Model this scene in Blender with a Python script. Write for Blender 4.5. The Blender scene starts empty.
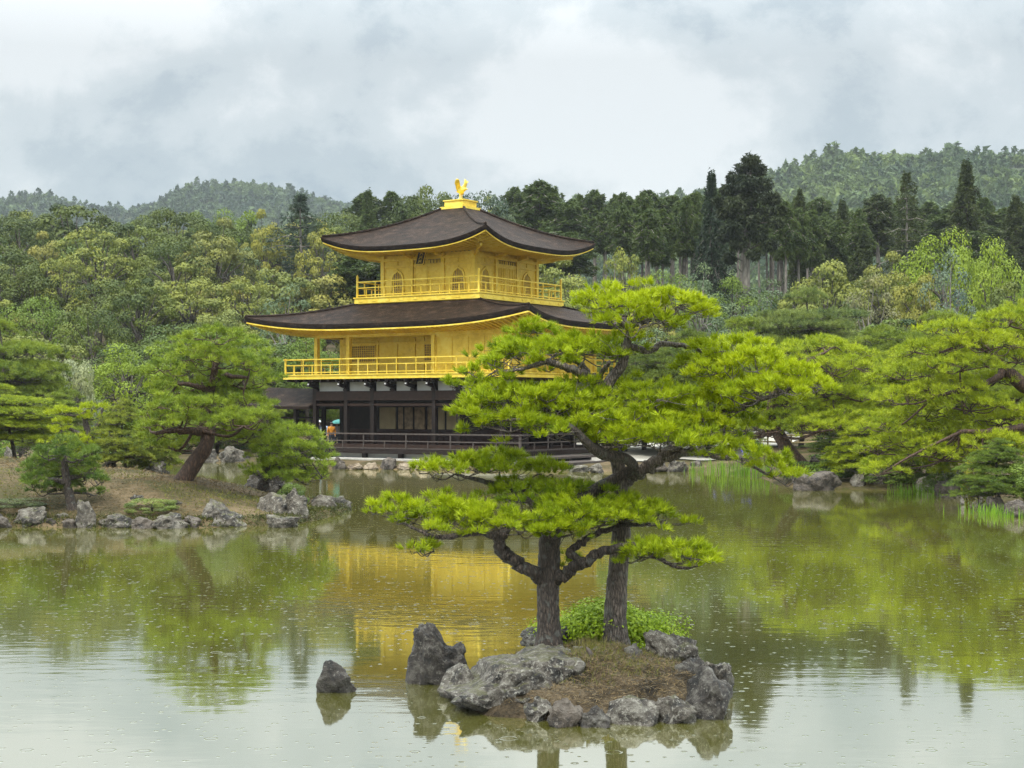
import bpy, bmesh, math, random
import numpy as np
from mathutils import Vector, Matrix, noise as mnoise

# ------------------------------------------------------------------ camera, sky, sun, exposure
scene = bpy.context.scene
COL = scene.collection
F = 1540.0          # focal length in pixels
CAMZ = 3.0          # eye height over the pond
HY = 408.0          # image row of the horizon
cam_d = bpy.data.cameras.new('camera')
cam = bpy.data.objects.new('camera', cam_d)
COL.objects.link(cam)
cam.location = (0, 0, CAMZ)
cam.rotation_euler = (math.radians(90), 0, 0)
cam_d.sensor_width = 36.0
cam_d.lens = F / 1024 * 36.0
cam_d.shift_y = (HY - 384.0) / 1024
cam_d.clip_start = 0.1
cam_d.clip_end = 8000
scene.camera = cam

SUN_EL, SUN_AZ = math.radians(58), math.radians(205)   # azimuth from +Y clockwise: behind the camera, a little left
world = bpy.data.worlds.new('World')
scene.world = world
world.use_nodes = True
wn = world.node_tree
wn.nodes.clear()


def N(t, typ, **kw):
    n = t.nodes.new(typ)
    for k, v in kw.items():
        if k.startswith('i_'):
            key = k[2:]
            key = int(key) if key.isdigit() else key.replace('_', ' ')
            n.inputs[key].default_value = v
        else:
            setattr(n, k, v)
    return n


def L(t, a, b, ai=0, bi=0):
    t.links.new(a.outputs[ai], b.inputs[bi])


def ramp(t, stops, interp='LINEAR'):
    n = t.nodes.new('ShaderNodeValToRGB')
    cr = n.color_ramp
    cr.interpolation = interp
    while len(cr.elements) < len(stops):
        cr.elements.new(0.5)
    for e, (p, c) in zip(cr.elements, stops):
        e.position = p
        e.color = (*c, 1) if len(c) == 3 else c
    return n


def build_world():
    t = wn
    out = N(t, 'ShaderNodeOutputWorld')
    sky = N(t, 'ShaderNodeTexSky', sky_type='NISHITA', sun_disc=False)
    sky.sun_elevation = SUN_EL
    sky.sun_rotation = SUN_AZ
    bg1 = N(t, 'ShaderNodeBackground', i_Strength=0.10)
    L(t, sky, bg1)
    tc = N(t, 'ShaderNodeTexCoord')
    mp = N(t, 'ShaderNodeMapping')
    mp.inputs['Scale'].default_value = (1.0, 1.0, 1.25)
    mp.inputs['Location'].default_value = (0.31, 0.12, 0.07)
    L(t, tc, mp)
    n1 = N(t, 'ShaderNodeTexNoise', i_Scale=3.7, i_Detail=9.0, i_Roughness=0.53, i_Distortion=0.15)
    n2 = N(t, 'ShaderNodeTexNoise', i_Scale=11.0, i_Detail=7.0, i_Roughness=0.62, i_Distortion=0.2)
    L(t, mp, n1)
    L(t, mp, n2)
    mixn = N(t, 'ShaderNodeMath', operation='MULTIPLY_ADD')
    mixn.inputs[1].default_value = 0.44
    L(t, n2, mixn)
    L(t, n1, mixn, 0, 2)
    r = ramp(t, [(0.565, (0.245, 0.31, 0.355)), (0.655, (0.40, 0.455, 0.48)), (0.73, (0.53, 0.575, 0.585)), (0.84, (0.71, 0.735, 0.73))], 'EASE')
    L(t, mixn, r)
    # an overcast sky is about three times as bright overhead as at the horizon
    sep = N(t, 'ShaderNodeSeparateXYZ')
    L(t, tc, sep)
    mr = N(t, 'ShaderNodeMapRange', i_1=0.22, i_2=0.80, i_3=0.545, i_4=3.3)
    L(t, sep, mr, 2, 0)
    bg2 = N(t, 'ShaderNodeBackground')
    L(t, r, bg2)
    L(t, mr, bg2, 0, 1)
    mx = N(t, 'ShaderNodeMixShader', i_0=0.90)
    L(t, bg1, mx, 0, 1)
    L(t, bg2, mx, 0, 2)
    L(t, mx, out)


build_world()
sun_d = bpy.data.lights.new('sun', 'SUN')
sun_d.energy = 1.5
sun_d.angle = math.radians(10)
sun_d.color = (1.0, 0.96, 0.88)
sun = bpy.data.objects.new('sun', sun_d)
COL.objects.link(sun)
sdir = Vector((math.sin(SUN_AZ) * math.cos(SUN_EL), math.cos(SUN_AZ) * math.cos(SUN_EL), math.sin(SUN_EL)))
sun.rotation_euler = sdir.to_track_quat('Z', 'Y').to_euler()
sun.location = (-20, -20, 60)

scene.view_settings.view_transform = 'Standard'
scene.view_settings.look = 'None'
scene.view_settings.exposure = 1.08
scene.view_settings.gamma = 1.0
scene.view_settings.use_curve_mapping = False
cy = scene.cycles
cy.max_bounces = 6
cy.diffuse_bounces = 3
cy.glossy_bounces = 3
cy.transmission_bounces = 3
cy.transparent_max_bounces = 4
cy.volume_bounces = 0
cy.caustics_reflective = False
cy.caustics_refractive = False
cy.sample_clamp_indirect = 6
cy.use_denoising = True
cy.denoiser = 'OPENIMAGEDENOISE'
cy.denoising_input_passes = 'RGB_ALBEDO_NORMAL'
cy.denoising_prefilter = 'NONE'

RNG = np.random.default_rng(11)


# ------------------------------------------------------------------ small helpers
def W(px, py, Y):
    """a point seen at a pixel of the photograph, Y metres ahead"""
    return Vector(((px - 512.0) / F * Y, Y, CAMZ + (HY - py) / F * Y))


def lin(*c):
    return tuple(((x / 255) / 12.92 if x / 255 <= 0.04045 else ((x / 255 + 0.055) / 1.055) ** 2.4) for x in c)


def mesh_arrays(name, V, faces, tint=None, smooth=False):
    """V (n,3); faces (m,3) or (m,4) array, or a list of index lists"""
    me = bpy.data.meshes.new(name)
    V = np.asarray(V, dtype=np.float32).reshape(-1, 3)
    if isinstance(faces, np.ndarray):
        k = faces.shape[1]
        tot = np.full(len(faces), k, dtype=np.int32)
        flat = faces.astype(np.int32).ravel()
    else:
        tot = np.array([len(f) for f in faces], dtype=np.int32)
        flat = np.array([i for f in faces for i in f], dtype=np.int32)
    start = np.concatenate([[0], np.cumsum(tot)[:-1]]).astype(np.int32)
    me.vertices.add(len(V))
    me.vertices.foreach_set('co', V.ravel())
    me.loops.add(len(flat))
    me.loops.foreach_set('vertex_index', flat)
    me.polygons.add(len(tot))
    me.polygons.foreach_set('loop_start', start)
    me.update(calc_edges=True)
    if tint is not None:
        a = me.attributes.new('tint', 'FLOAT', 'FACE')
        a.data.foreach_set('value', np.asarray(tint, dtype=np.float32))
    me.polygons.foreach_set('use_smooth', np.full(len(tot), bool(smooth)))
    me.validate()
    return me


class MB:
    """collects boxes, bars, tubes and sheets into one mesh"""

    def __init__(self):
        self.v, self.f = [], []

    def add(self, vs, fs):
        o = len(self.v)
        self.v += [tuple(p) for p in vs]
        self.f += [[i + o for i in f] for f in fs]

    def box(self, x0, x1, y0, y1, z0, z1):
        vs = [(x, y, z) for z in (z0, z1) for y in (y0, y1) for x in (x0, x1)]
        self.add(vs, [(0, 2, 3, 1), (4, 5, 7, 6), (0, 1, 5, 4), (1, 3, 7, 5), (3, 2, 6, 7), (2, 0, 4, 6)])

    def bar(self, p, q, w, h=None, up=(0, 0, 1)):
        """a square bar from p to q"""
        h = w if h is None else h
        p, q, up = Vector(p), Vector(q), Vector(up)
        d = (q - p).normalized()
        if abs(d.dot(up)) > 0.95:
            up = Vector((0, 1, 0))
        s = d.cross(up).normalized() * (w / 2)
        u = s.cross(d).normalized() * (h / 2)
        vs = [p - s - u, p + s - u, p + s + u, p - s + u, q - s - u, q + s - u, q + s + u, q - s + u]
        self.add(vs, [(3, 2, 1, 0), (4, 5, 6, 7), (0, 1, 5, 4), (1, 2, 6, 5), (2, 3, 7, 6), (3, 0, 4, 7)])

    def tube(self, pts, rad, n=8, wob=0.0, rng=None, cap=True):
        pts = [Vector(p) for p in pts]
        o = len(self.v)
        ref = Vector((0.31, 0.91, 0.17))
        for i, p in enumerate(pts):
            a = pts[max(i - 1, 0)]
            b = pts[min(i + 1, len(pts) - 1)]
            d = (b - a).normalized() if (b - a).length > 1e-9 else Vector((0, 0, 1))
            s = d.cross(ref)
            if s.length < 1e-3:
                s = d.cross(Vector((1, 0, 0)))
            s.normalize()
            u = d.cross(s).normalized()
            ref = s.cross(d)
            ref = u if ref.length < 1e-6 else ref
            for k in range(n):
                an = 2 * math.pi * k / n
                r = rad[i]
                if wob and rng is not None:
                    r *= 1 + wob * (rng.random() - 0.5)
                self.v.append(tuple(p + (s * math.cos(an) + u * math.sin(an)) * r))
        for i in range(len(pts) - 1):
            for k in range(n):
                a = o + i * n + k
                b = o + i * n + (k + 1) % n
                self.f.append([a, b, b + n, a + n])
        if cap:
            self.f.append([o + k for k in range(n)][::-1])
            self.f.append([o + (len(pts) - 1) * n + k for k in range(n)])

    def lathe(self, prof, c=(0, 0, 0), n=16):
        self.tube([(c[0], c[1], c[2] + z) for r, z in prof], [r for r, z in prof], n)

    def prism(self, poly, y0, y1):
        """outline in x,z pushed through y"""
        n = len(poly)
        vs = [(x, y0, z) for x, z in poly] + [(x, y1, z) for x, z in poly]
        self.add(vs, [list(range(n))[::-1] if False else list(range(n)), list(range(n, 2 * n))[::-1]] +
                 [[i, i + n, (i + 1) % n + n, (i + 1) % n] for i in range(n)])

    def mesh(self, name, smooth=False):
        return mesh_arrays(name, np.array(self.v), self.f, smooth=smooth)

    def build(self, name, mat, parent=None, smooth=False, fix=True):
        me = self.mesh(name, smooth)
        if fix:
            bm = bmesh.new()
            bm.from_mesh(me)
            bmesh.ops.recalc_face_normals(bm, faces=bm.faces)
            bm.to_mesh(me)
            bm.free()
        return link(name, me, mat, parent)


def link(name, me, mat=None, parent=None):
    o = bpy.data.objects.new(name, me)
    COL.objects.link(o)
    if mat is not None and not me.materials:
        me.materials.append(mat)
    if parent is not None:
        o.parent = parent
    return o


def tag(o, label, cat, group=None):
    o['label'] = label
    o['category'] = cat
    if group:
        o['group'] = group
    return o


def thing(name, label, cat, loc=(0, 0, 0), rotz=0.0, group=None):
    o = bpy.data.objects.new(name, None)
    COL.objects.link(o)
    o.location = loc
    o.rotation_euler = (0, 0, rotz)
    o.empty_display_size = 0.2
    return tag(o, label, cat, group)


def catmull(pts, sub):
    """smooth a polyline of rows (x,y,z,r...)"""
    P = np.asarray(pts, float)
    out = []
    n = len(P)
    for i in range(n - 1):
        p0, p1, p2, p3 = P[max(i - 1, 0)], P[i], P[i + 1], P[min(i + 2, n - 1)]
        for k in range(sub):
            t = k / sub
            out.append(0.5 * ((2 * p1) + (-p0 + p2) * t + (2 * p0 - 5 * p1 + 4 * p2 - p3) * t * t + (-p0 + 3 * p1 - 3 * p2 + p3) * t ** 3))
    out.append(P[-1])
    return np.array(out)


def sstep(a, b, x):
    t = np.clip((x - a) / (b - a), 0, 1)
    return t * t * (3 - 2 * t)


# ------------------------------------------------------------------ materials
def new_mat(name):
    m = bpy.data.materials.new(name)
    m.use_nodes = True
    t = m.node_tree
    t.nodes.clear()
    out = N(t, 'ShaderNodeOutputMaterial')
    return m, t, out


def solid(name, col, rough=0.6, metal=0.0, var=0.12, scale=8.0, bump=0.0, bscale=30.0, spec=0.5):
    m, t, out = new_mat(name)
    p = N(t, 'ShaderNodeBsdfPrincipled', i_Roughness=rough, i_Metallic=metal)
    p.inputs['Specular IOR Level'].default_value = spec
    geo = N(t, 'ShaderNodeTexCoord')
    nz = N(t, 'ShaderNodeTexNoise', i_Scale=scale, i_Detail=5.0)
    L(t, geo, nz, 3, 0)
    c0 = tuple(x * (1 - var) for x in col)
    c1 = tuple(min(1, x * (1 + var)) for x in col)
    r = ramp(t, [(0.3, c0), (0.7, c1)])
    L(t, nz, r)
    L(t, r, p)
    if bump:
        nb = N(t, 'ShaderNodeTexNoise', i_Scale=bscale, i_Detail=4.0)
        L(t, geo, nb, 3, 0)
        b = N(t, 'ShaderNodeBump', i_Strength=0.6, i_Distance=bump)
        L(t, nb, b, 0, 'Height')
        t.links.new(b.outputs[0], p.inputs['Normal'])
    L(t, p, out)
    return m


def leaf_material(name, trans=0.24, rough=0.55):
    """pigment = the object's own colour, varied from spray to spray"""
    m, t, out = new_mat(name)
    oi = N(t, 'ShaderNodeObjectInfo')
    at = N(t, 'ShaderNodeAttribute', attribute_name='tint')
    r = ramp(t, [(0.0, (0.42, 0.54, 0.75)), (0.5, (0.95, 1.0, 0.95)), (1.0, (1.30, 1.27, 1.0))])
    L(t, at, r, 'Fac', 0)
    mul = N(t, 'ShaderNodeMix', data_type='RGBA', blend_type='MULTIPLY')
    mul.inputs[0].default_value = 1.0
    t.links.new(oi.outputs['Color'], mul.inputs[6])
    t.links.new(r.outputs[0], mul.inputs[7])
    p = N(t, 'ShaderNodeBsdfPrincipled', i_Roughness=rough)
    p.inputs['Specular IOR Level'].default_value = 0.25
    t.links.new(mul.outputs[2], p.inputs['Base Color'])
    tr = N(t, 'ShaderNodeBsdfTranslucent')
    t.links.new(mul.outputs[2], tr.inputs['Color'])
    mx = N(t, 'ShaderNodeMixShader', i_0=trans)
    L(t, p, mx, 0, 1)
    L(t, tr, mx, 0, 2)
    L(t, mx, out)
    return m


def bark_material(name, c_dark, c_light, sx=14.0, sz=3.0, bump=0.02, lichen=0.0):
    m, t, out = new_mat(name)
    tc = N(t, 'ShaderNodeTexCoord')
    mp = N(t, 'ShaderNodeMapping')
    mp.inputs['Scale'].default_value = (sx, sx, sz)
    L(t, tc, mp, 3, 0)
    v = N(t, 'ShaderNodeTexVoronoi', feature='DISTANCE_TO_EDGE', i_Scale=1.0)
    nz0 = N(t, 'ShaderNodeTexNoise', i_Scale=1.2, i_Detail=3.0)
    L(t, mp, nz0)
    ad = N(t, 'ShaderNodeVectorMath', operation='MULTIPLY_ADD')
    ad.inputs[1].default_value = (0.9, 0.9, 0.9)
    t.links.new(nz0.outputs['Color'], ad.inputs[0])
    t.links.new(mp.outputs[0], ad.inputs[2])
    t.links.new(ad.outputs[0], v.inputs['Vector'])
    nz = N(t, 'ShaderNodeTexNoise', i_Scale=2.5, i_Detail=6.0, i_Roughness=0.65)
    L(t, mp, nz)
    ma = N(t, 'ShaderNodeMath', operation='MULTIPLY_ADD')
    ma.inputs[1].default_value = 0.6
    L(t, nz, ma)
    L(t, v, ma, 0, 2)
    r = ramp(t, [(0.25, c_dark), (0.75, c_light)])
    L(t, ma, r)
    p = N(t, 'ShaderNodeBsdfPrincipled', i_Roughness=0.75)
    col = r.outputs[0]
    if lichen:
        n3 = N(t, 'ShaderNodeTexNoise', i_Scale=9.0, i_Detail=4.0)
        L(t, tc, n3, 3, 0)
        r3 = ramp(t, [(0.58, (0, 0, 0)), (0.66, (lichen,) * 3)])
        L(t, n3, r3)
        mix = N(t, 'ShaderNodeMix', data_type='RGBA')
        L(t, r3, mix, 0, 0)
        t.links.new(col, mix.inputs[6])
        mix.inputs[7].default_value = (0.25, 0.27, 0.24, 1)
        col = mix.outputs[2]
    t.links.new(col, p.inputs['Base Color'])
    b = N(t, 'ShaderNodeBump', i_Strength=1.0, i_Distance=bump)
    L(t, ma, b, 0, 'Height')
    t.links.new(b.outputs[0], p.inputs['Normal'])
    L(t, p, out)
    return m


def rock_material(name, base, pale, dark, lich=0.55, scale=1.0, moss=0.0):
    m, t, out = new_mat(name)
    tc = N(t, 'ShaderNodeTexCoord')
    oi = N(t, 'ShaderNodeObjectInfo')
    mp = N(t, 'ShaderNodeMapping')
    mp.inputs['Scale'].default_value = (scale,) * 3
    L(t, tc, mp, 3, 0)
    sc = N(t, 'ShaderNodeVectorMath', operation='SCALE')
    sc.inputs[0].default_value = (37.0, 11.0, 23.0)
    t.links.new(oi.outputs['Random'], sc.inputs['Scale'])
    add = N(t, 'ShaderNodeVectorMath', operation='ADD')
    L(t, mp, add)
    L(t, sc, add, 0, 1)
    n1 = N(t, 'ShaderNodeTexNoise', i_Scale=2.2, i_Detail=8.0, i_Roughness=0.68)
    n2 = N(t, 'ShaderNodeTexNoise', i_Scale=9.0, i_Detail=6.0, i_Roughness=0.7)
    v = N(t, 'ShaderNodeTexVoronoi', feature='DISTANCE_TO_EDGE', i_Scale=3.0)
    for n in (n1, n2, v):
        L(t, add, n)
    r1 = ramp(t, [(0.40, dark), (0.50, base), (0.64, tuple(0.5 * (a + b) for a, b in zip(base, pale)))])
    L(t, n1, r1)
    r2 = ramp(t, [(lich, (0, 0, 0)), (lich + 0.08, (0.85, 0.85, 0.85))])
    L(t, n2, r2)
    mix = N(t, 'ShaderNodeMix', data_type='RGBA')
    L(t, r2, mix, 0, 0)
    L(t, r1, mix, 0, 6)
    mix.inputs[7].default_value = (*pale, 1)
    col = mix.outputs[2]
    if moss:
        n3 = N(t, 'ShaderNodeTexNoise', i_Scale=3.4, i_Detail=5.0)
        L(t, add, n3)
        g = N(t, 'ShaderNodeNewGeometry')
        sp = N(t, 'ShaderNodeSeparateXYZ')
        L(t, g, sp, 'Normal', 0)
        mu = N(t, 'ShaderNodeMath', operation='MULTIPLY')
        L(t, n3, mu)
        L(t, sp, mu, 2, 1)
        r3 = ramp(t, [(0.42, (0, 0, 0)), (0.52, (moss,) * 3)])
        L(t, mu, r3)
        m2 = N(t, 'ShaderNodeMix', data_type='RGBA')
        L(t, r3, m2, 0, 0)
        t.links.new(col, m2.inputs[6])
        m2.inputs[7].default_value = (0.085, 0.085, 0.018, 1)
        col = m2.outputs[2]
    p = N(t, 'ShaderNodeBsdfPrincipled', i_Roughness=0.62)
    t.links.new(col, p.inputs['Base Color'])
    ma = N(t, 'ShaderNodeMath', operation='MULTIPLY_ADD')
    ma.inputs[1].default_value = 0.5
    L(t, n2, ma)
    L(t, n1, ma, 0, 2)
    b = N(t, 'ShaderNodeBump', i_Strength=1.0, i_Distance=0.20 / scale)
    L(t, ma, b, 0, 'Height')
    t.links.new(b.outputs[0], p.inputs['Normal'])
    L(t, p, out)
    return m


def ground_material(name, cols, scale, bump, fine=60.0):
    """dry needles, soil and moss in irregular patches"""
    m, t, out = new_mat(name)
    g = N(t, 'ShaderNodeNewGeometry')
    n1 = N(t, 'ShaderNodeTexNoise', i_Scale=scale, i_Detail=6.0, i_Roughness=0.6)
    n2 = N(t, 'ShaderNodeTexNoise', i_Scale=fine, i_Detail=4.0, i_Roughness=0.7)
    L(t, g, n1)
    L(t, g, n2)
    ma = N(t, 'ShaderNodeMath', operation='MULTIPLY_ADD')
    ma.inputs[1].default_value = 0.45
    L(t, n2, ma)
    L(t, n1, ma, 0, 2)
    k = len(cols)
    r = ramp(t, [(0.56 + 0.32 * i / (k - 1), c) for i, c in enumerate(cols)])
    L(t, ma, r)
    p = N(t, 'ShaderNodeBsdfPrincipled', i_Roughness=0.9)
    p.inputs['Specular IOR Level'].default_value = 0.2
    L(t, r, p)
    b = N(t, 'ShaderNodeBump', i_Strength=1.0, i_Distance=bump)
    L(t, n2, b, 0, 'Height')
    t.links.new(b.outputs[0], p.inputs['Normal'])
    L(t, p, out)
    return m


def water_material():
    m, t, out = new_mat('pond_water')
    g = N(t, 'ShaderNodeNewGeometry')
    # slow swell, stretched across the view, and a patchy breeze
    mp = N(t, 'ShaderNodeMapping')
    mp.inputs['Scale'].default_value = (0.8, 2.2, 1.0)
    L(t, g, mp)
    n1 = N(t, 'ShaderNodeTexNoise', i_Scale=1.5, i_Detail=3.0, i_Roughness=0.5)
    L(t, mp, n1)
    npat = N(t, 'ShaderNodeTexNoise', i_Scale=0.16, i_Detail=2.0)
    L(t, g, npat)
    rp = ramp(t, [(0.42, (0.25,) * 3), (0.62, (1, 1, 1))])
    L(t, npat, rp)
    mu = N(t, 'ShaderNodeMath', operation='MULTIPLY')
    L(t, n1, mu)
    L(t, rp, mu, 0, 1)
    b1 = N(t, 'ShaderNodeBump', i_Strength=1.0, i_Distance=0.0040)
    L(t, mu, b1, 0, 'Height')
    # rings and pits left by rain drops
    prev = b1
    for sc, r0, r1, wd, keep, dist in ((2.0, 0.02, 0.085, 0.007, 0.84, 0.0014), (3.6, 0.008, 0.028, 0.006, 0.68, 0.0017), (5.8, 0.002, 0.014, 0.007, 0.70, 0.0018)):
        v = N(t, 'ShaderNodeTexVoronoi', feature='F1', i_Scale=sc)
        v.voronoi_dimensions = '2D'
        L(t, g, v)
        sep = N(t, 'ShaderNodeSeparateColor')
        t.links.new(v.outputs['Color'], sep.inputs[0])
        rad = N(t, 'ShaderNodeMapRange', i_3=r0 * sc, i_4=r1 * sc)
        L(t, sep, rad, 0, 0)
        sub = N(t, 'ShaderNodeMath', operation='SUBTRACT')
        L(t, v, sub, 'Distance', 0)
        L(t, rad, sub, 0, 1)
        div = N(t, 'ShaderNodeMath', operation='DIVIDE')
        div.inputs[1].default_value = wd * sc
        L(t, sub, div)
        sq = N(t, 'ShaderNodeMath', operation='MULTIPLY')
        L(t, div, sq)
        L(t, div, sq, 0, 1)
        ne = N(t, 'ShaderNodeMath', operation='MULTIPLY')
        ne.inputs[1].default_value = -1.0
        L(t, sq, ne)
        ex = N(t, 'ShaderNodeMath', operation='EXPONENT')
        L(t, ne, ex)
        gt = N(t, 'ShaderNodeMath', operation='GREATER_THAN')
        gt.inputs[1].default_value = keep
        L(t, sep, gt, 1, 0)
        hh = N(t, 'ShaderNodeMath', operation='MULTIPLY')
        L(t, ex, hh)
        L(t, gt, hh, 0, 1)
        b = N(t, 'ShaderNodeBump', i_Strength=1.0, i_Distance=dist)
        L(t, hh, b, 0, 'Height')
        t.links.new(prev.outputs[0], b.inputs['Normal'])
        prev = b
    dif = N(t, 'ShaderNodeBsdfDiffuse')
    nm = N(t, 'ShaderNodeTexNoise', i_Scale=0.09, i_Detail=3.0)
    L(t, g, nm)
    rm = ramp(t, [(0.35, (0.105, 0.105, 0.020)), (0.65, (0.135, 0.130, 0.024))])
    L(t, nm, rm)
    L(t, rm, dif)
    gl = N(t, 'ShaderNodeBsdfGlossy', i_Roughness=0.045)
    gl.inputs['Color'].default_value = (0.97, 0.97, 0.93, 1)
    t.links.new(prev.outputs[0], gl.inputs['Normal'])
    fr = N(t, 'ShaderNodeFresnel', i_IOR=2.6)
    t.links.new(prev.outputs[0], fr.inputs['Normal'])
    am = N(t, 'ShaderNodeMath', operation='MULTIPLY_ADD', use_clamp=True)
    am.inputs[1].default_value = 0.22
    am.inputs[2].default_value = 0.66
    L(t, fr, am)
    mx = N(t, 'ShaderNodeMixShader')
    L(t, am, mx)
    L(t, dif, mx, 0, 1)
    L(t, gl, mx, 0, 2)
    L(t, mx, out)
    return m


def gold_material():
    m, t, out = new_mat('gold_leaf')
    tc = N(t, 'ShaderNodeTexCoord')
    v = N(t, 'ShaderNodeTexNoise', i_Scale=1.1, i_Detail=6.0)
    L(t, tc, v, 3, 0)
    br = N(t, 'ShaderNodeTexVoronoi', feature='F1', i_Scale=7.0)
    br.distance = 'CHEBYCHEV'
    L(t, tc, br, 3, 0)
    sepc = N(t, 'ShaderNodeSeparateColor')
    t.links.new(br.outputs['Color'], sepc.inputs[0])
    ma = N(t, 'ShaderNodeMath', operation='MULTIPLY_ADD')
    ma.inputs[1].default_value = 0.20
    L(t, sepc, ma, 0, 0)
    L(t, v, ma, 0, 2)
    r = ramp(t, [(0.35, (0.74, 0.510, 0.036)), (0.62, (0.92, 0.672, 0.075)), (0.88, (0.97, 0.79, 0.17))])
    L(t, ma, r)
    p = N(t, 'ShaderNodeBsdfPrincipled', i_Roughness=0.42, i_Metallic=0.22)
    L(t, r, p)
    rr = N(t, 'ShaderNodeMapRange', i_1=0.3, i_2=0.8, i_3=0.34, i_4=0.55)
    L(t, ma, rr)
    t.links.new(rr.outputs[0], p.inputs['Roughness'])
    L(t, p, out)
    return m


def shingle_material():
    m, t, out = new_mat('bark_shingle')
    tc = N(t, 'ShaderNodeTexCoord')
    wv = N(t, 'ShaderNodeTexWave', bands_direction='Z', i_Scale=5.5, i_Distortion=1.2, i_Detail=2.0)
    wv.inputs['Detail Scale'].default_value = 4.0
    L(t, tc, wv, 3, 0)
    mp = N(t, 'ShaderNodeMapping')
    mp.inputs['Scale'].default_value = (1, 1, 3)
    L(t, tc, mp, 3, 0)
    n1 = N(t, 'ShaderNodeTexNoise', i_Scale=1.6, i_Detail=8.0, i_Roughness=0.68)
    L(t, mp, n1)
    n2 = N(t, 'ShaderNodeTexNoise', i_Scale=22.0, i_Detail=3.0)
    L(t, mp, n2)
    r = ramp(t, [(0.36, (0.015, 0.008, 0.004)), (0.54, (0.034, 0.018, 0.010)), (0.68, (0.086, 0.054, 0.034))])
    ma0 = N(t, 'ShaderNodeMath', operation='MULTIPLY_ADD')
    ma0.inputs[1].default_value = 0.18
    L(t, n2, ma0)
    L(t, n1, ma0, 0, 2)
    sb = N(t, 'ShaderNodeMath', operation='SUBTRACT')
    sb.inputs[1].default_value = 0.09
    L(t, ma0, sb)
    L(t, sb, r)
    p = N(t, 'ShaderNodeBsdfPrincipled', i_Roughness=0.62)
    p.inputs['Specular IOR Level'].default_value = 0.16
    L(t, r, p)
    ma = N(t, 'ShaderNodeMath', operation='MULTIPLY_ADD')
    ma.inputs[1].default_value = 0.5
    L(t, n2, ma)
    L(t, wv, ma, 0, 2)
    b = N(t, 'ShaderNodeBump', i_Strength=1.0, i_Distance=0.06)
    L(t, ma, b, 0, 'Height')
    t.links.new(b.outputs[0], p.inputs['Normal'])
    L(t, p, out)
    return m


M_GOLD = gold_material()
M_SHINGLE = shingle_material()
M_WOOD = solid('dark_wood', (0.014, 0.008, 0.006), 0.6, var=0.35, scale=3.0, spec=0.25)
M_WOOD2 = solid('brown_wood', (0.028, 0.014, 0.009), 0.6, var=0.3, scale=4.0, spec=0.25)
M_REDWOOD = solid('reddish_wood', (0.028, 0.011, 0.008), 0.6, var=0.3, scale=4.0, spec=0.25)
M_GREYWOOD = solid('weathered_wood', (0.065, 0.050, 0.042), 0.7, var=0.3, scale=6.0)
M_PLASTER = solid('white_plaster', (0.54, 0.54, 0.52), 0.85, var=0.06, scale=3.0)
M_SHOJI = solid('cream_paper', (0.42, 0.33, 0.18), 0.9, var=0.12, scale=2.0)
M_PAINTED = solid('painted_panel', (0.30, 0.21, 0.12), 0.8, var=0.5, scale=4.0)
M_LATTICE = solid('window_lattice', (0.30, 0.19, 0.05), 0.6, var=0.2, scale=6.0)
M_BLACK = solid('black_wood', (0.012, 0.011, 0.010), 0.6, var=0.3)
M_BAMBOO = solid('bamboo', (0.42, 0.33, 0.17), 0.5, var=0.2, scale=5.0)
M_STONE = solid('lantern_stone', (0.22, 0.215, 0.20), 0.85, var=0.35, scale=12.0, bump=0.02, bscale=40)
M_TAN = rock_material('tan_stone', (0.30, 0.23, 0.15), (0.48, 0.41, 0.32), (0.12, 0.085, 0.055), 0.60, 0.8)
M_ROCK_DARK = rock_material('dark_rock', (0.036, 0.029, 0.023), (0.20, 0.19, 0.16), (0.007, 0.006, 0.005), 0.565, 3.0)
M_ROCK_MID = rock_material('lichen_rock', (0.072, 0.060, 0.046), (0.30, 0.285, 0.24), (0.013, 0.011, 0.009), 0.53, 2.6, moss=0.5)
M_ROCK_GREY = rock_material('grey_rock', (0.105, 0.088, 0.066), (0.32, 0.30, 0.245), (0.018, 0.015, 0.012), 0.55, 1.4, moss=0.7)
M_ROCK_BROWN = rock_material('brown_rock', (0.085, 0.066, 0.049), (0.22, 0.19, 0.155), (0.020, 0.015, 0.011), 0.58, 1.9)
M_LITTER = ground_material('needle_litter', [(0.020, 0.016, 0.011), (0.055, 0.041, 0.024), (0.10, 0.072, 0.042), (0.17, 0.130, 0.080)], 3.0, 0.06, 38.0)
M_GROUND = ground_material('garden_ground', [(0.045, 0.048, 0.010), (0.062, 0.050, 0.020), (0.105, 0.076, 0.038), (0.165, 0.120, 0.068)], 0.50, 0.06, 9.0)
M_LEDGE = solid('ledge_stone', (0.42, 0.40, 0.36), 0.85, var=0.2, scale=5.0)
M_HILL = solid('hill_undergrowth', (0.035, 0.048, 0.015), 0.95, var=0.3, scale=0.2)
M_GRAVEL = solid('pale_gravel', (0.40, 0.375, 0.32), 0.9, var=0.1, scale=20.0, bump=0.02, bscale=60)
M_LEAF = leaf_material('foliage')
M_BARK_PINE = bark_material('pine_bark', (0.018, 0.014, 0.012), (0.16, 0.122, 0.095), 34, 8, 0.04, 0.35)
M_BARK_GREY = bark_material('grey_pine_bark', (0.035, 0.028, 0.023), (0.30, 0.245, 0.20), 34, 8, 0.04, 0.3)
M_BARK_RED = bark_material('red_pine_bark', (0.03, 0.016, 0.010), (0.15, 0.085, 0.055), 12, 4, 0.03)
M_BARK_FAR = bark_material('tree_bark', (0.03, 0.024, 0.018), (0.15, 0.125, 0.10), 5, 1.5, 0.05)
M_BARK_PALE = bark_material('pale_bark', (0.10, 0.085, 0.07), (0.30, 0.27, 0.23), 4, 0.8, 0.04)
M_WATER = water_material()

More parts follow.
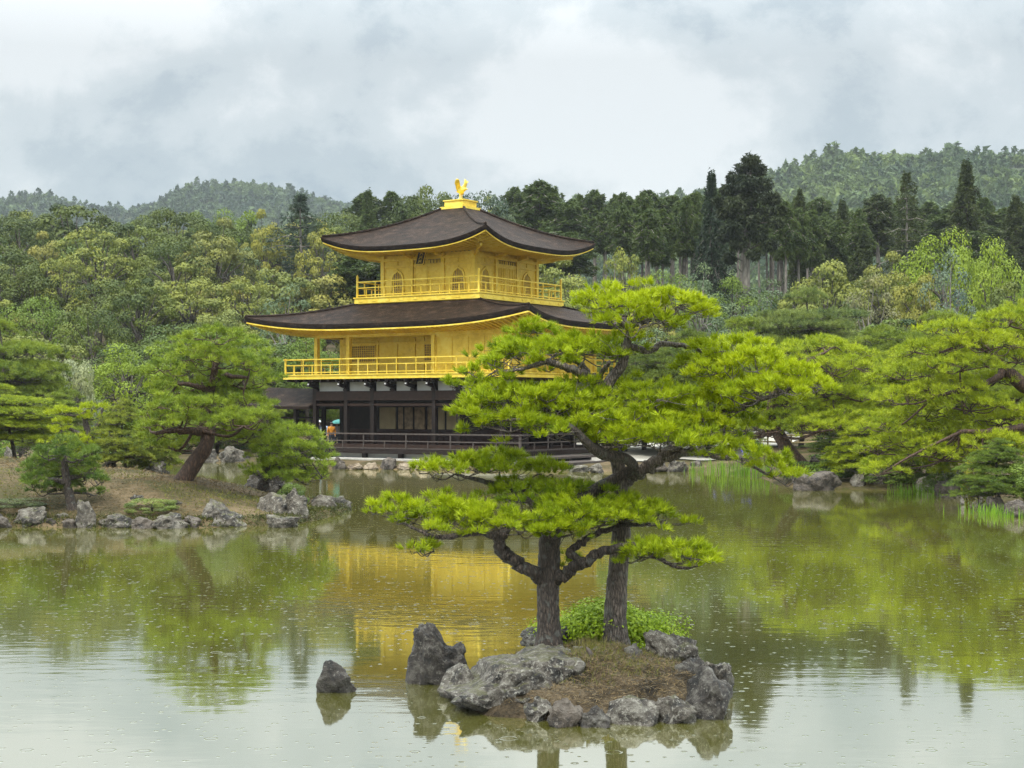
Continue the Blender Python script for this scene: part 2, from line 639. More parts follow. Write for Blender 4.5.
# ------------------------------------------------------------------ the setting: ground, pond, hills
POND = np.array([(-60, 96), (-40, 95), (-28, 90), (-20.4, 87), (-14.9, 84.5), (-12.2, 80), (-9.4, 75.6), (-4.0, 74.6), (0.9, 73.3), (4.1, 72.4), (7.6, 73.2),
                 (9.6, 71), (10.6, 66), (10.3, 60), (10.8, 57.4), (13.2, 56.6), (15.0, 56), (14.8, 50), (14.6, 44.6), (14.2, 41), (16.5, 30),
                 (19, 15), (18, 4.5), (6, 2.6), (-6, 2.6), (-22, 4), (-30, 20), (-34, 31), (-38, 33),
                 (-30, 35.5), (-20, 37.6), (-12.9, 38.9), (-10.5, 38.6), (-8.0, 38.5), (-5.6, 39.5), (-4.9, 43.0), (-4.8, 46.0), (-5.8, 48.4),
                 (-8.0, 49.6), (-10.5, 51), (-13.5, 53.5), (-16.5, 57.5), (-22, 66), (-31, 73), (-45, 80), (-60, 84)], float)


def pond_sd(X, Y):
    """signed distance to the pond's edge, positive on land"""
    d2 = np.full(X.shape, 1e12)
    inside = np.zeros(X.shape, bool)
    n = len(POND)
    for i in range(n):
        ax, ay = POND[i]
        bx, by = POND[(i + 1) % n]
        ex, ey = bx - ax, by - ay
        t = np.clip(((X - ax) * ex + (Y - ay) * ey) / (ex * ex + ey * ey), 0, 1)
        d2 = np.minimum(d2, (X - ax - t * ex) ** 2 + (Y - ay - t * ey) ** 2)
        c = ((ay > Y) != (by > Y)) & (X < (bx - ax) * (Y - ay) / (by - ay + 1e-12) + ax)
        inside ^= c
    d = np.sqrt(d2)
    return np.where(inside, -d, d)


def ground_z(X, Y):
    X = np.asarray(X, float)
    Y = np.asarray(Y, float)
    d = pond_sd(X, Y)
    # far bank: a low edge, then garden level, then the wooded slope
    z = 0.20 * sstep(0, 0.7, d) + 0.10 * sstep(0.7, 5, d) + 0.35 * sstep(8, 18, d)
    z = z + 13.5 * sstep(98, 205, Y + 0.12 * np.abs(X)) + 6.0 * sstep(205, 420, Y)
    # the left island
    crest = np.interp(X, [-40, -16, -12, -9, -7, -5], [1.28, 1.20, 1.00, 0.78, 0.52, 0.34])
    isl = crest * sstep(-0.2, 4.6, d) + 0.16 * sstep(0, 0.3, d)
    w = sstep(66, 58, Y) * sstep(0, -3, X)
    z = z * (1 - w) + isl * w
    # the bank the photographer stands on
    near = 1.35 * sstep(0, 2.2, d)
    wn_ = sstep(12, 6, Y)
    z = z * (1 - wn_) + near * wn_
    z = z + 0.05 * np.sin(X * 1.7 + Y * 0.6) * np.sin(Y * 1.3 - X * 0.4) * sstep(0.4, 2.5, d)
    return np.where(d < 0, np.maximum(-1.2, d * 0.9 - 0.03), z)


def gz(x, y):
    return float(ground_z(np.array([x]), np.array([y]))[0])


def build_ground():
    xs = np.concatenate([np.linspace(-4200, -120, 12), np.linspace(-100, -30, 24), np.arange(-28, 20.01, 0.3), np.linspace(22, 100, 27), np.linspace(120, 3200, 12)])
    ys = np.concatenate([[-600, -200, -60, -20], np.arange(-8, 34, 1.0), np.arange(34, 98, 0.35), np.linspace(98, 240, 48), [270, 320, 400, 520, 800, 1500, 2600, 4200]])
    GX, GY = np.meshgrid(xs, ys)
    GZ = ground_z(GX.ravel(), GY.ravel())
    nx, ny = len(xs), len(ys)
    V = np.stack([GX.ravel(), GY.ravel(), GZ], 1)
    i = np.arange(nx * ny).reshape(ny, nx)
    Fq = np.stack([i[:-1, :-1].ravel(), i[:-1, 1:].ravel(), i[1:, 1:].ravel(), i[1:, :-1].ravel()], 1)
    o = link('ground', mesh_arrays('ground', V, Fq, smooth=True), M_GROUND)
    o['kind'] = 'structure'
    mb = MB()
    mb.add([(-75, 1, 0), (30, 1, 0), (30, 110, 0), (-75, 110, 0)], [(0, 1, 2, 3)])
    w = mb.build('water', M_WATER, fix=False)
    w['kind'] = 'structure'


build_ground()


def hill(name, ridge, Yr, depth, seed):
    """a wooded hill: ridge heights given along its length"""
    rng = np.random.default_rng(seed)
    px = np.array([r[0] for r in ridge], float)
    py = np.array([r[1] for r in ridge], float)
    Xr = (px - 512) / F * Yr
    Zr = CAMZ + (HY - py) / F * Yr
    xs = np.linspace(Xr[0], Xr[-1], 90)
    ts = np.linspace(-1, 0.7, 26)

    def hz(x, t):
        base = 14.0
        h = np.interp(x, Xr, Zr) - base
        prof = np.where(t < 0, (1 + t) ** 0.85, 1 - (t / 0.7) ** 2)
        gull = 0.07 * np.sin(x / Yr * 55 + 3 * t) * np.sin(x / Yr * 23 - 5 * t) * (1 - np.abs(t))
        return base + h * np.clip(prof, 0, 1) * (1 + gull * (t < -0.05))
    GX, GT = np.meshgrid(xs, ts)
    GZ = hz(GX, GT) - 2.0
    GY = Yr + GT * depth
    nx, ny = len(xs), len(ts)
    V = np.stack([GX.ravel(), GY.ravel(), GZ.ravel()], 1)
    i = np.arange(nx * ny).reshape(ny, nx)
    Fq = np.stack([i[:-1, :-1].ravel(), i[:-1, 1:].ravel(), i[1:, 1:].ravel(), i[1:, :-1].ravel()], 1)
    o = link(name, mesh_arrays(name, V, Fq, smooth=True), M_HILL)
    o['kind'] = 'structure'
    return hz, Xr, rng


def hill_forest(name, hz, Xr, Yr, depth, n, size, rng, col, tmin=-0.95):
    """the far wood that reads as one mass: crowns of leaf tufts"""
    x = rng.uniform(Xr[0], Xr[-1], n)
    t = rng.uniform(tmin, 0.12, n)
    z = hz(x, t) - size * 0.5
    y = Yr + t * depth
    s = size * np.clip(rng.lognormal(-0.1, 0.24, n), 0.5, 1.35)
    con = rng.random(n) < 0.3
    H = np.where(con, s * 2.0, s * 1.2)
    k = 46
    a = rng.uniform(0, 2 * np.pi, (n, k))
    v = rng.uniform(-0.25, 1, (n, k)) ** 1
    rad = np.where(con[:, None], (1 - np.clip(v, 0, 1)) * 0.45 + 0.05, np.sqrt(np.clip(1 - v * v, 0, 1)) * 0.62)
    cx = x[:, None] + s[:, None] * rad * np.cos(a)
    cyy = y[:, None] + s[:, None] * rad * np.sin(a)
    cz = z[:, None] + (0.35 + 0.55 * v) * H[:, None]
    C = np.stack([cx, cyy, cz], -1).reshape(-1, 3)
    d1 = rng.normal(size=C.shape)
    d2 = rng.normal(size=C.shape)
    sz = np.repeat(s, k)[:, None] * 0.17
    d1 *= sz
    d2 *= sz
    V = np.stack([C + d1, C - 0.5 * d1 + 0.8 * d2, C - 0.5 * d1 - 0.8 * d2], 1).reshape(-1, 3)
    Ft = np.arange(len(V)).reshape(-1, 3)
    st = 0.18 * (np.sin(x * 0.045 + 2 * np.sin(y * 0.02)) + np.sin(y * 0.06 + x * 0.02))
    tint = np.repeat(np.clip(np.where(con, rng.uniform(0.0, 0.35, n), rng.uniform(0.2, 0.85, n)) + st, 0, 1), k)
    o = link(name, mesh_arrays(name, V, Ft, tint), M_LEAF)
    o.color = (*col, 1)
    o['kind'] = 'stuff'
    o['label'] = 'far wood covering the ' + ('left' if Xr[0] < -300 else 'right') + ' hill behind the garden'
    return o


hzL, XrL, rgL = hill('left_hill', [(-330, 214), (-200, 205), (-100, 212), (-20, 204), (40, 196), (80, 209), (130, 212), (165, 203), (195, 193), (238, 185), (285, 193), (340, 206), (400, 218), (470, 226), (560, 232)], 1150, 400, 3)
hill_forest('hill_forest', hzL, XrL, 1150, 400, 15000, 4.3, rgL, (0.085, 0.125, 0.050))
hzR, XrR, rgR = hill('right_hill', [(520, 222), (600, 212), (690, 202), (740, 188), (780, 176), (830, 164), (900, 161), (960, 159), (1010, 160), (1070, 156), (1200, 164), (1400, 190)], 800, 330, 4)
hill_forest('hill_forest', hzR, XrR, 800, 330, 13000, 4.6, rgR, (0.115, 0.160, 0.045))


# ------------------------------------------------------------------ foliage geometry
def unit(v):
    return v / np.maximum(np.linalg.norm(v, axis=-1, keepdims=True), 1e-9)


def needle_tris(C, D, n, Ln, w, spread, rng, tint):
    """tufts of needles at C pointing along D"""
    m = len(C)
    d = unit(D[:, None, :] + spread * rng.normal(size=(m, n, 3)))
    ln = Ln * rng.uniform(0.65, 1.1, (m, n, 1))
    c = C[:, None, :] + rng.normal(size=(m, n, 3)) * Ln * 0.10
    s = unit(np.cross(d, rng.normal(size=(m, n, 3)))) * (w / 2)
    V = np.stack([c - s, c + s, c + d * ln], 2).reshape(-1, 3)
    return V, np.repeat(tint, n)


def leaf_quads(C, Nn, size, rng, tint, aspect=0.6):
    m = len(C)
    n = unit(Nn + 0.42 * rng.normal(size=(m, 3)))
    a = unit(np.cross(n, rng.normal(size=(m, 3))))
    b = np.cross(n, a)
    s = size * rng.uniform(0.6, 1.25, (m, 1))
    a = a * s
    b = b * s * aspect
    V = np.stack([C - a, C - b * 0.9, C + a, C + b * 0.9], 1).reshape(-1, 3)
    return V, tint


def pad_points(c, rx, ry, rz, spacing, rng, rs):
    """twig-end clusters spread over one flat cloud of a pine: centres on a ragged dome"""
    n = max(5, int(1.15 * math.pi * rx * ry / (spacing * spacing)))
    a = rng.uniform(0, 2 * np.pi, n)
    ph = rng.uniform(0, 6.28, 3)
    edge = 1 + 0.16 * np.sin(3 * a + ph[0]) + 0.12 * np.sin(5 * a + ph[1]) + 0.08 * np.sin(9 * a + ph[2])
    r = np.sqrt(rng.random(n)) * edge
    x = rx * r * np.cos(a)
    y = ry * r * np.sin(a)
    z = rz * (0.75 * (1 - np.clip(r, 0, 1.2) ** 2) - 0.35) + rz * rng.uniform(-0.45, 0.35, n)
    return np.stack([c[0] + x, c[1] + y, c[2] + z], 1)


def cluster_tufts(P, c, rs, per, rng, flat=0.6, out=0.35):
    """tufts on the upper side of each cluster"""
    m = len(P)
    d = rng.normal(size=(m, per, 3))
    d[..., 2] = np.abs(d[..., 2]) * 0.9 + 0.05
    d = unit(d)
    C = P[:, None, :] + d * rs * np.array([1, 1, flat]) * rng.uniform(0.5, 1.0, (m, per, 1))
    o = P - np.asarray(c)
    o[:, 2] = 0
    o = unit(o)
    D = unit(d + out * o[:, None, :] + np.array([0, 0, 0.45]))
    return C.reshape(-1, 3), D.reshape(-1, 3)


def grow_pine(root, branches, pads, rng, spacing, rs, per, nn, Ln, nw, col, bark, twig_r, spread=0.55, label_bits=None, sides=12):
    """branches: lists of (x,y,z,r); the first is the trunk.  pads: (centre, rx, ry, rz, tint)"""
    lines = [catmull(b, 6) for b in branches]
    tr = MB()
    prng = random.Random(int(rng.integers(1e6)))
    for i, b in enumerate(lines):
        bb = b.copy()
        if i:
            j = rng.normal(size=(len(bb), 3)) * bb[:, 3:4] * 0.22
            j[0] = 0
            bb[:, :3] += j
        tr.tube(bb[:, :3], np.maximum(bb[:, 3], twig_r), sides if i == 0 else max(6, sides - 4), 0.10, prng)
    trunk = tr.build('trunk', bark, root, smooth=True, fix=False)
    pts = np.concatenate([l[int(len(l) * (0.35 if i == 0 else 0.2)):] for i, l in enumerate(lines)])
    tw = MB()
    Vs, Ts = [], []
    for (c, rx, ry, rz, tint) in pads:
        c = np.asarray(c, float)
        dd = np.linalg.norm((pts[:, :3] - (c - np.array([0, 0, rz * 0.6]))) * np.array([1, 1, 1.6]), axis=1)
        a = pts[int(dd.argmin())]
        hub = c - np.array([0, 0, rz * 0.75])
        a3 = a[:3]
        dist = np.linalg.norm(hub - a3)
        r0 = min(a[3] * 0.8, 0.02 * dist + twig_r * 2.2)
        mid = (a3 + hub) / 2 + rng.normal(size=3) * dist * 0.10 - np.array([0, 0, dist * 0.05])
        br = catmull([(*a3, r0), (*mid, r0 * 0.75), (*hub, r0 * 0.5)], 5)
        tw.tube(br[:, :3], np.maximum(br[:, 3], twig_r), 6, 0.2, prng)
        P = pad_points(c, rx, ry, rz, spacing, rng, rs)
        # limbs fan out under the cloud, twigs leave them
        k = max(3, int(len(P) / 7))
        hubs = []
        for q in range(k):
            an = 2 * math.pi * (q + rng.uniform(0, 0.7)) / k
            rr = rng.uniform(0.45, 0.75)
            e = c + np.array([rx * rr * math.cos(an), ry * rr * math.sin(an), -rz * 0.35])
            m1 = (hub + e) / 2 + rng.normal(size=3) * rx * 0.10 - np.array([0, 0, rz * 0.15])
            l2 = catmull([(*hub, r0 * 0.5), (*m1, r0 * 0.38), (*e, twig_r)], 4)
            tw.tube(l2[:, :3], np.maximum(l2[:, 3], twig_r), 5, 0.2, prng)
            hubs += [l2[4][:3], l2[6][:3], e]
        hubs = np.array(hubs)
        for p in P:
            h = hubs[int(np.linalg.norm(hubs - p, axis=1).argmin())]
            m1 = (h + p) / 2 + rng.normal(size=3) * rs * 0.25 - np.array([0, 0, rs * 0.25])
            tw.tube([h, m1, p], [twig_r, twig_r * 0.8, twig_r * 0.5], 3, cap=False)
        C, D = cluster_tufts(P, c, rs, per, rng)
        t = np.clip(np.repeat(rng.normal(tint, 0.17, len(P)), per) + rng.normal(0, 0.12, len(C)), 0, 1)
        V, T = needle_tris(C, D, nn, Ln, nw, spread, rng, t)
        Vs.append(V)
        Ts.append(T)
    twigs = tw.build('branches', bark, root, smooth=True, fix=False)
    V = np.concatenate(Vs)
    cr = link('crown', mesh_arrays('crown', V, np.arange(len(V)).reshape(-1, 3), np.concatenate(Ts)), M_LEAF, root)
    cr.color = (*col, 1)
    return trunk, twigs, cr


# ------------------------------------------------------------------ the golden pavilion
PA = math.radians(33.5)
SA, CA = math.sin(PA), math.cos(PA)
PC = (-2.87, 85.8)
pav = thing('golden_pavilion', 'three storey golden pavilion with dark curved roofs at the water edge', 'pavilion', (PC[0], PC[1], 0), -PA)


def lx(px, y):
    """local x of a photo column on the plane y (pavilion axes)"""
    t = (px - 512) / F
    return (t * (PC[1] + CA * y) - PC[0] - SA * y) / (CA + t * SA)


def lz(px, py, y):
    x = lx(px, y)
    Yw = PC[1] - SA * x + CA * y
    return CAMZ + (HY - py) * Yw / F


def pworld(x, y, z=0.0):
    return Vector((PC[0] + CA * x + SA * y, PC[1] - SA * x + CA * y, z))


def hip_roof(inner, outer, ztop, zeave, upturn, thick, concave, nu=40, nv=18):
    """curved hipped roof; inner/outer = (x0,x1,y0,y1). returns upper skin, soffit line function"""
    ix0, ix1, iy0, iy1 = inner
    ox0, ox1, oy0, oy1 = outer
    ci = [(ix0, iy0), (ix1, iy0), (ix1, iy1), (ix0, iy1)]
    co = [(ox0, oy0), (ox1, oy0), (ox1, oy1), (ox0, oy1)]
    mb = MB()

    def pt(side, u, v, dz=0.0, push=0.0):
        s = (u + 1) / 2
        a0, a1 = ci[side], ci[(side + 1) % 4]
        b0, b1 = co[side], co[(side + 1) % 4]
        pi = (a0[0] + (a1[0] - a0[0]) * s, a0[1] + (a1[1] - a0[1]) * s)
        bow = 0.16 * abs(u) ** 4
        po = (b0[0] + (b1[0] - b0[0]) * s, b0[1] + (b1[1] - b0[1]) * s)
        cxm, cym = (ox0 + ox1) / 2, (oy0 + oy1) / 2
        po = (po[0] + (po[0] - cxm) * 0.02 * abs(u) ** 4, po[1] + (po[1] - cym) * 0.02 * abs(u) ** 4)
        x = pi[0] + (po[0] - pi[0]) * v
        y = pi[1] + (po[1] - pi[1]) * v
        f = v * (1 + concave) - concave * v * v
        z = ztop + (zeave - ztop) * f + upturn * abs(u) ** 3.2 * v ** 2.2
        return (x, y, z + dz)
    us = np.linspace(-1, 1, nu + 1)
    vs = np.linspace(0, 1, nv + 1)
    for side in range(4):
        vv, ff = [], []
        for v in vs:
            for u in us:
                vv.append(pt(side, u, v))
        n = nu + 1
        for j in range(nv):
            for i in range(nu):
                a = j * n + i
                ff.append([a, a + n, a + n + 1, a + 1])
        # the thick cut edge of the shingles and a short return beneath
        o = len(vv)
        for u in us:
            vv.append(pt(side, u, 1.0))
        for u in us:
            p = pt(side, u, 0.985, -thick)
            vv.append(p)
        for u in us:
            p = pt(side, u, 0.80, -thick * 0.9)
            vv.append((p[0], p[1], min(p[2], pt(side, u, 0.985, -thick)[2] + 0.10)))
        for r in range(2):
            for i in range(nu):
                a = o + r * n + i
                ff.append([a, a + n, a + n + 1, a + 1])
        mb.add(vv, ff)
    return mb, pt


def soffit_parts(parent, pt, nu, walls, zwall, thick, rafter_step, lip=True):
    """golden underside: sheet from wall head to eave, rafters and the gilt edge board"""
    x0, x1, y0, y1 = walls
    cw = [(x0, y0), (x1, y0), (x1, y1), (x0, y1)]
    us = np.linspace(-1, 1, nu + 1)
    sh, rf, lp = MB(), MB(), MB()
    for side in range(4):
        a0, a1 = cw[side], cw[(side + 1) % 4]
        vv, ff = [], []
        rows = [0.0, 0.35, 0.7, 1.0]
        for w in rows:
            for u in us:
                s = (u + 1) / 2
                wi = (a0[0] + (a1[0] - a0[0]) * s, a0[1] + (a1[1] - a0[1]) * s, zwall)
                oo = pt(side, u, 0.965, -thick - 0.03)
                q = w
                vv.append((wi[0] + (oo[0] - wi[0]) * q, wi[1] + (oo[1] - wi[1]) * q, wi[2] + (oo[2] - wi[2]) * (q ** 1.25)))
        n = nu + 1
        for j in range(len(rows) - 1):
            for i in range(nu):
                a = j * n + i
                ff.append([a, a + 1, a + n + 1, a + n])
        sh.add(vv, ff)
        length = math.dist(pt(side, -1, 1)[:2], pt(side, 1, 1)[:2])
        k = int(length / rafter_step)
        for i in range(k + 1):
            u = -0.985 + 1.97 * i / k
            s = (u + 1) / 2
            oo = Vector(pt(side, u, 0.955, -thick - 0.09))
            # rafters run square to the eave
            wi = Vector(oo)
            if side in (0, 2):
                wi.y = a0[1] + (0.12 if side == 0 else -0.12)
            else:
                wi.x = a0[0] + (-0.12 if side == 1 else 0.12)
            ov = (oo - wi).length
            f = min(1.0, abs(u))
            wi.z = zwall + (oo.z - zwall) * 0.0 - 0.06
            # at the corners the wall is further in: keep the inner end on the hip line
            lim = (x0 - 0.0, x1, y0, y1)
            if side in (0, 2) and not (x0 <= wi.x <= x1):
                ex = (x0 - wi.x) if wi.x < x0 else (wi.x - x1)
                t = ex / max(1e-6, (abs(oo.x - (x0 if wi.x < x0 else x1)) + 1e-6))
                tot = abs(pt(side, 1 if u > 0 else -1, 1)[0] - (x1 if u > 0 else x0))
                wi = wi.lerp(oo, min(0.97, ex / tot))
            if side in (1, 3) and not (y0 <= wi.y <= y1):
                ex = (y0 - wi.y) if wi.y < y0 else (wi.y - y1)
                tot = abs((y1 if wi.y > y1 else y0) - pt(side, 1 if u > 0 else -1, 1)[1])
                wi = wi.lerp(oo, min(0.97, ex / tot))
            if (oo - wi).length > 0.1:
                rf.bar(wi, oo, 0.085, 0.10)
        for i in range(nu):
            p = Vector(pt(side, us[i], 0.972, -thick - 0.05))
            q = Vector(pt(side, us[i + 1], 0.972, -thick - 0.05))
            lp.bar(p, q, 0.09, 0.07)
    sh.build('eave_soffit', M_GOLD, parent)
    rf.build('rafters', M_GOLD, parent)
    lp.build('eave_board', M_GOLD, parent)


def frame_rect(mb, x0, x1, z0, z1, y, w=0.06, d=0.06):
    """four butted bars round an opening on a wall plane y"""
    mb.box(x0 - w, x0, y - d, y, z0 - w, z1 + w)
    mb.box(x1, x1 + w, y - d, y, z0 - w, z1 + w)
    mb.box(x0, x1, y - d, y, z0 - w, z0)
    mb.box(x0, x1, y - d, y, z1, z1 + w)


def swap_xy(mb, sx):
    """turn geometry made for the south face (y=-c) so that it lies on the east face (x=+c)"""
    mb.v = [(-y, x, z) for x, y, z in mb.v]
    return mb


def bell_outline(cx, z0, w, h, n=10):
    """the bell shape of a temple window"""
    pts = []
    hw = w / 2
    prof = [(1.12, 0.0), (1.02, 0.12), (0.98, 0.35), (0.97, 0.55), (0.90, 0.72), (0.72, 0.86), (0.45, 0.93), (0.18, 0.965), (0.0, 1.03)]
    right = [(cx + hw * a, z0 + h * b) for a, b in prof]
    left = [(cx - hw * a, z0 + h * b) for a, b in prof[:-1]][::-1]
    return right + left


def bell_window(parent, cx, z0, w, h, y, east=False):
    o = bell_outline(cx, z0, w, h)
    i = bell_outline(cx, z0 + 0.05, w * 0.80, h * 0.88)
    n = len(o)
    fr = MB()
    vs = [(x, y - 0.07, z) for x, z in o] + [(x, y - 0.07, z) for x, z in i] + [(x, y, z) for x, z in o] + [(x, y - 0.02, z) for x, z in i]
    fs = []
    for k in range(n):
        k2 = (k + 1) % n
        fs += [[k, k2, n + k2, n + k], [k, 2 * n + k, 2 * n + k2, k2], [n + k, n + k2, 3 * n + k2, 3 * n + k]]
    fr.add(vs, fs)
    pn = MB()
    pn.add([(x, y - 0.022, z) for x, z in i], [list(range(n))])
    lt = MB()
    for k in range(1, 6):
        xx = cx - w * 0.40 + w * 0.8 * k / 6
        e = abs(xx - cx) / (w * 0.4)
        lt.bar((xx, y - 0.035, z0 + 0.06), (xx, y - 0.035, z0 + h * (0.88 - 0.28 * e ** 3)), 0.025)
    for k in range(1, 6):
        zz = z0 + h * 0.13 * k
        lt.bar((cx - w * 0.38, y - 0.035, zz), (cx + w * 0.38, y - 0.035, zz), 0.02)
    if east:
        for m in (fr, pn, lt):
            swap_xy(m, 1)
    f = fr.build('window', M_GOLD, parent)
    pn.build('pane', M_LATTICE, f)
    lt.build('lattice', M_GOLD, f)


def railing(parent, pts, z, h, mat, step, thick=0.07, closed=False, rails=(1.0, 0.62, 0.14), corner=None, skip=()):
    n = len(pts) if closed else len(pts) - 1
    for i in range(n):
        p, q = Vector((*pts[i], 0)), Vector((*pts[(i + 1) % len(pts)], 0))
        ln = (q - p).length
        d = (q - p).normalized()
        mb = MB()
        for k, r in enumerate(rails):
            ex = 0.14 if (k == 0 and corner is None) else 0.0
            off = 0.002 * (i % 2)
            mb.bar(p - d * ex + Vector((0, 0, z + h * r + off)), q + d * ex + Vector((0, 0, z + h * r + off)), thick * (1.0 if k == 0 else 0.8), thick * (1.0 if k == 0 else 0.75))
        kk = max(1, round(ln / step))
        for j in range(1, kk):
            s = p + d * ln * j / kk
            top = h * (rails[0] if j % 2 == 0 else rails[1])
            mb.bar(s + Vector((0, 0, z)), s + Vector((0, 0, z + top - thick * 0.5)), thick * 0.8)
        mb.build('railing', mat, parent)
    for i, p in enumerate(pts):
        mb = MB()
        ht = h * (1.0 if corner is None else corner) + 0.05
        mb.bar((p[0], p[1], z), (p[0], p[1], z + ht), thick * 1.45)
        if corner:
            mb.lathe([(thick * 0.95, 0), (thick * 0.95, 0.03), (thick * 0.6, 0.07), (0.012, 0.13)], (p[0], p[1], z + ht), 8)
        mb.build('post', mat, parent)


def build_pavilion():
    # ---- third storey
    w3, b3 = 3.05, 4.18
    zf, zt = 9.06, 11.35
    core = MB()
    core.box(-w3, w3, -w3, w3, 8.4, zt)
    core.build('wall', M_GOLD, pav)
    cols = [-w3, -w3 / 3 - 0.02, w3 / 3 + 0.02, w3]
    spots = set()
    for c in cols:
        for s in (-w3, w3):
            spots |= {(c, s), (s, c)}
    for (x, y) in sorted(spots):
        m = MB()
        m.box(x - 0.11, x + 0.11, y - 0.11, y + 0.11, zf, zt + 0.02)
        m.build('column', M_GOLD, pav)
    for east in (False, True):
        # beams round the storey
        m = MB()
        e = w3 - 0.11
        for z0, z1, d in ((zf, zf + 0.12, 0.07), (zf + 1.62, zf + 1.74, 0.07), (zt - 0.32, zt - 0.16, 0.10)):
            for xa, xb in zip(cols[:-1], cols[1:]):
                m.box(xa + 0.111, xb - 0.111, -w3 - d, -w3 + 0.01, z0, z1)
        # transom boards above each bay
        for xa, xb in zip(cols[:-1], cols[1:]):
            m.bar(((xa + xb) / 2, -w3 - 0.02, zf + 1.74), ((xa + xb) / 2, -w3 - 0.02, zt - 0.32), 0.06)
        if east:
            swap_xy(m, 1)
        m.build('tie_beams', M_GOLD, pav)
        bell_window(pav, (cols[0] + cols[1]) / 2, zf + 0.13, 0.92, 1.36, -w3, east)
        bell_window(pav, (cols[2] + cols[3]) / 2, zf + 0.13, 0.92, 1.36, -w3, east)
        # the pair of panelled doors between
        for s in (-1, 1):
            dm = MB()
            xa, xb = (-0.90, -0.015) if s < 0 else (0.015, 0.90)
            frame_rect(dm, xa + 0.07, xb - 0.07, zf + 0.20, zf + 1.55, -w3 - 0.001, 0.07, 0.05)
            dm.box(xa + 0.07, xb - 0.07, -w3 - 0.02, -w3 - 0.001, zf + 0.20, zf + 1.55)
            dm.bar((xa + 0.07, -w3 - 0.03, zf + 0.85), (xb - 0.07, -w3 - 0.03, zf + 0.85), 0.06)
            if east:
                for k in range(5):
                    xx = xa + 0.12 + (xb - xa - 0.24) * k / 4
                    dm.bar((xx, -w3 - 0.035, zf + 0.2), (xx, -w3 - 0.035, zf + 1.55), 0.05)
                swap_xy(dm, 1)
            dm.build('door', M_GOLD, pav)
        tr = MB()
        for k in range(9):
            xx = -0.84 + 1.68 * k / 8
            tr.bar((xx, -w3 - 0.03, zf + 1.76), (xx, -w3 - 0.03, zf + 1.94), 0.03)
        tr.bar((-0.88, -w3 - 0.03, zf + 1.95), (0.88, -w3 - 0.03, zf + 1.95), 0.03)
        if east:
            swap_xy(tr, 1)
        tr.build('transom', M_LATTICE, pav)
    # bracket blocks under the eaves
    for (x, y) in sorted(spots):
        m = MB()
        ox = 0.0 if abs(x) < w3 else math.copysign(1, x)
        oy = 0.0 if abs(y) < w3 else math.copysign(1, y)
        m.box(x - 0.17, x + 0.17, y - 0.17, y + 0.17, zt - 0.14, zt - 0.02)
        if ox or oy:
            m.bar((x, y, zt - 0.20), (x + ox * 0.75, y + oy * 0.75, zt - 0.06), 0.13, 0.16)
            m.bar((x + ox * 0.3, y + oy * 0.3, zt - 0.02), (x + ox * 1.5, y + oy * 1.5, zt + 0.10), 0.11, 0.13)
        m.build('bracket', M_GOLD, pav)
    # balcony
    m = MB()
    m.box(-b3, b3, -b3, b3, 8.72, 9.0)
    m.box(-b3 - 0.05, b3 + 0.05, -b3 - 0.05, b3 + 0.05, 9.0, zf)
    m.box(-b3 + 0.12, b3 - 0.12, -b3 + 0.12, b3 - 0.12, 8.48, 8.72)
    m.build('balcony_floor', M_GOLD, pav)
    for k in range(-4, 5):
        c = k * 0.93
        for (x, y, dx, dy) in ((c, -b3 - 0.001, 0.13, 0.02), (b3 + 0.001, c, 0.02, 0.13)):
            fit = MB()
            fit.box(x - dx if dx > dy else x, x + dx, y - dy if dx > dy else y - dy, y if dx > dy else y + dy, 8.80, 8.90)
            fit.build('metal_fitting', M_GOLD, pav)
    bb = b3 - 0.12
    railing(pav, [(-bb, -bb), (bb, -bb), (bb, bb), (-bb, bb)], zf, 0.84, M_GOLD, 0.62, 0.065, closed=True, corner=1.28)
    # top roof
    e3 = 5.4
    mb, pt = hip_roof((-0.62, 0.62, -0.62, 0.62), (-e3, e3, -e3, e3), 14.12, 11.62, 0.74, 0.28, 0.16)
    mb.build('roof', M_SHINGLE, pav, smooth=True)
    soffit_parts(pav, pt, 24, (-w3, w3, -w3, w3), zt + 0.12, 0.28, 0.30)
    for side in range(4):
        pts = [Vector(pt(side, -1, v, 0.035)) for v in np.linspace(0.0, 0.985, 20)]
        rg = MB()
        rg.tube(pts, [0.075] * 20, 6)
        rg.build('hip_ridge', M_SHINGLE, pav, smooth=True)
    # plaque under the eaves: dark board, gilt frame and strokes
    pl = MB()
    pl.box(-0.27, 0.27, -0.03, 0.03, -0.42, 0.42)
    po = pl.build('name_plaque', M_BLACK, pav)
    po.location = (0.02, -w3 - 0.62, zt - 0.28)
    po.rotation_euler = (math.radians(-20), 0, 0)
    pf = MB()
    frame_rect(pf, -0.24, 0.24, -0.39, 0.39, -0.031, 0.05, 0.03)
    pf.build('plaque_frame', M_GOLD, po)
    ps = MB()
    for zc in (0.24, 0.0, -0.24):
        for (a, b) in (((-0.12, 0.08), (0.12, 0.08)), ((0, 0.09), (0, -0.02)), ((-0.11, 0.0), (0.11, 0.02)), ((-0.02, -0.01), (-0.12, -0.09)), ((0.03, -0.01), (0.12, -0.09))):
            ps.bar((a[0], -0.04, zc + a[1]), (b[0], -0.04, zc + b[1]), 0.022)
    ps.build('plaque_characters', M_GOLD, po)

    # ---- finial and phoenix
    f = MB()
    f.box(-0.82, 0.82, -0.82, 0.82, 14.02, 14.16)
    f.box(-0.64, 0.64, -0.64, 0.64, 14.16, 14.48)
    f.box(-0.70, 0.70, -0.70, 0.70, 14.48, 14.54)
    f.lathe([(0.30, 0), (0.26, 0.05), (0.14, 0.10), (0.10, 0.12)], (0, 0, 14.54), 14)
    f.build('finial_base', M_GOLD, pav)
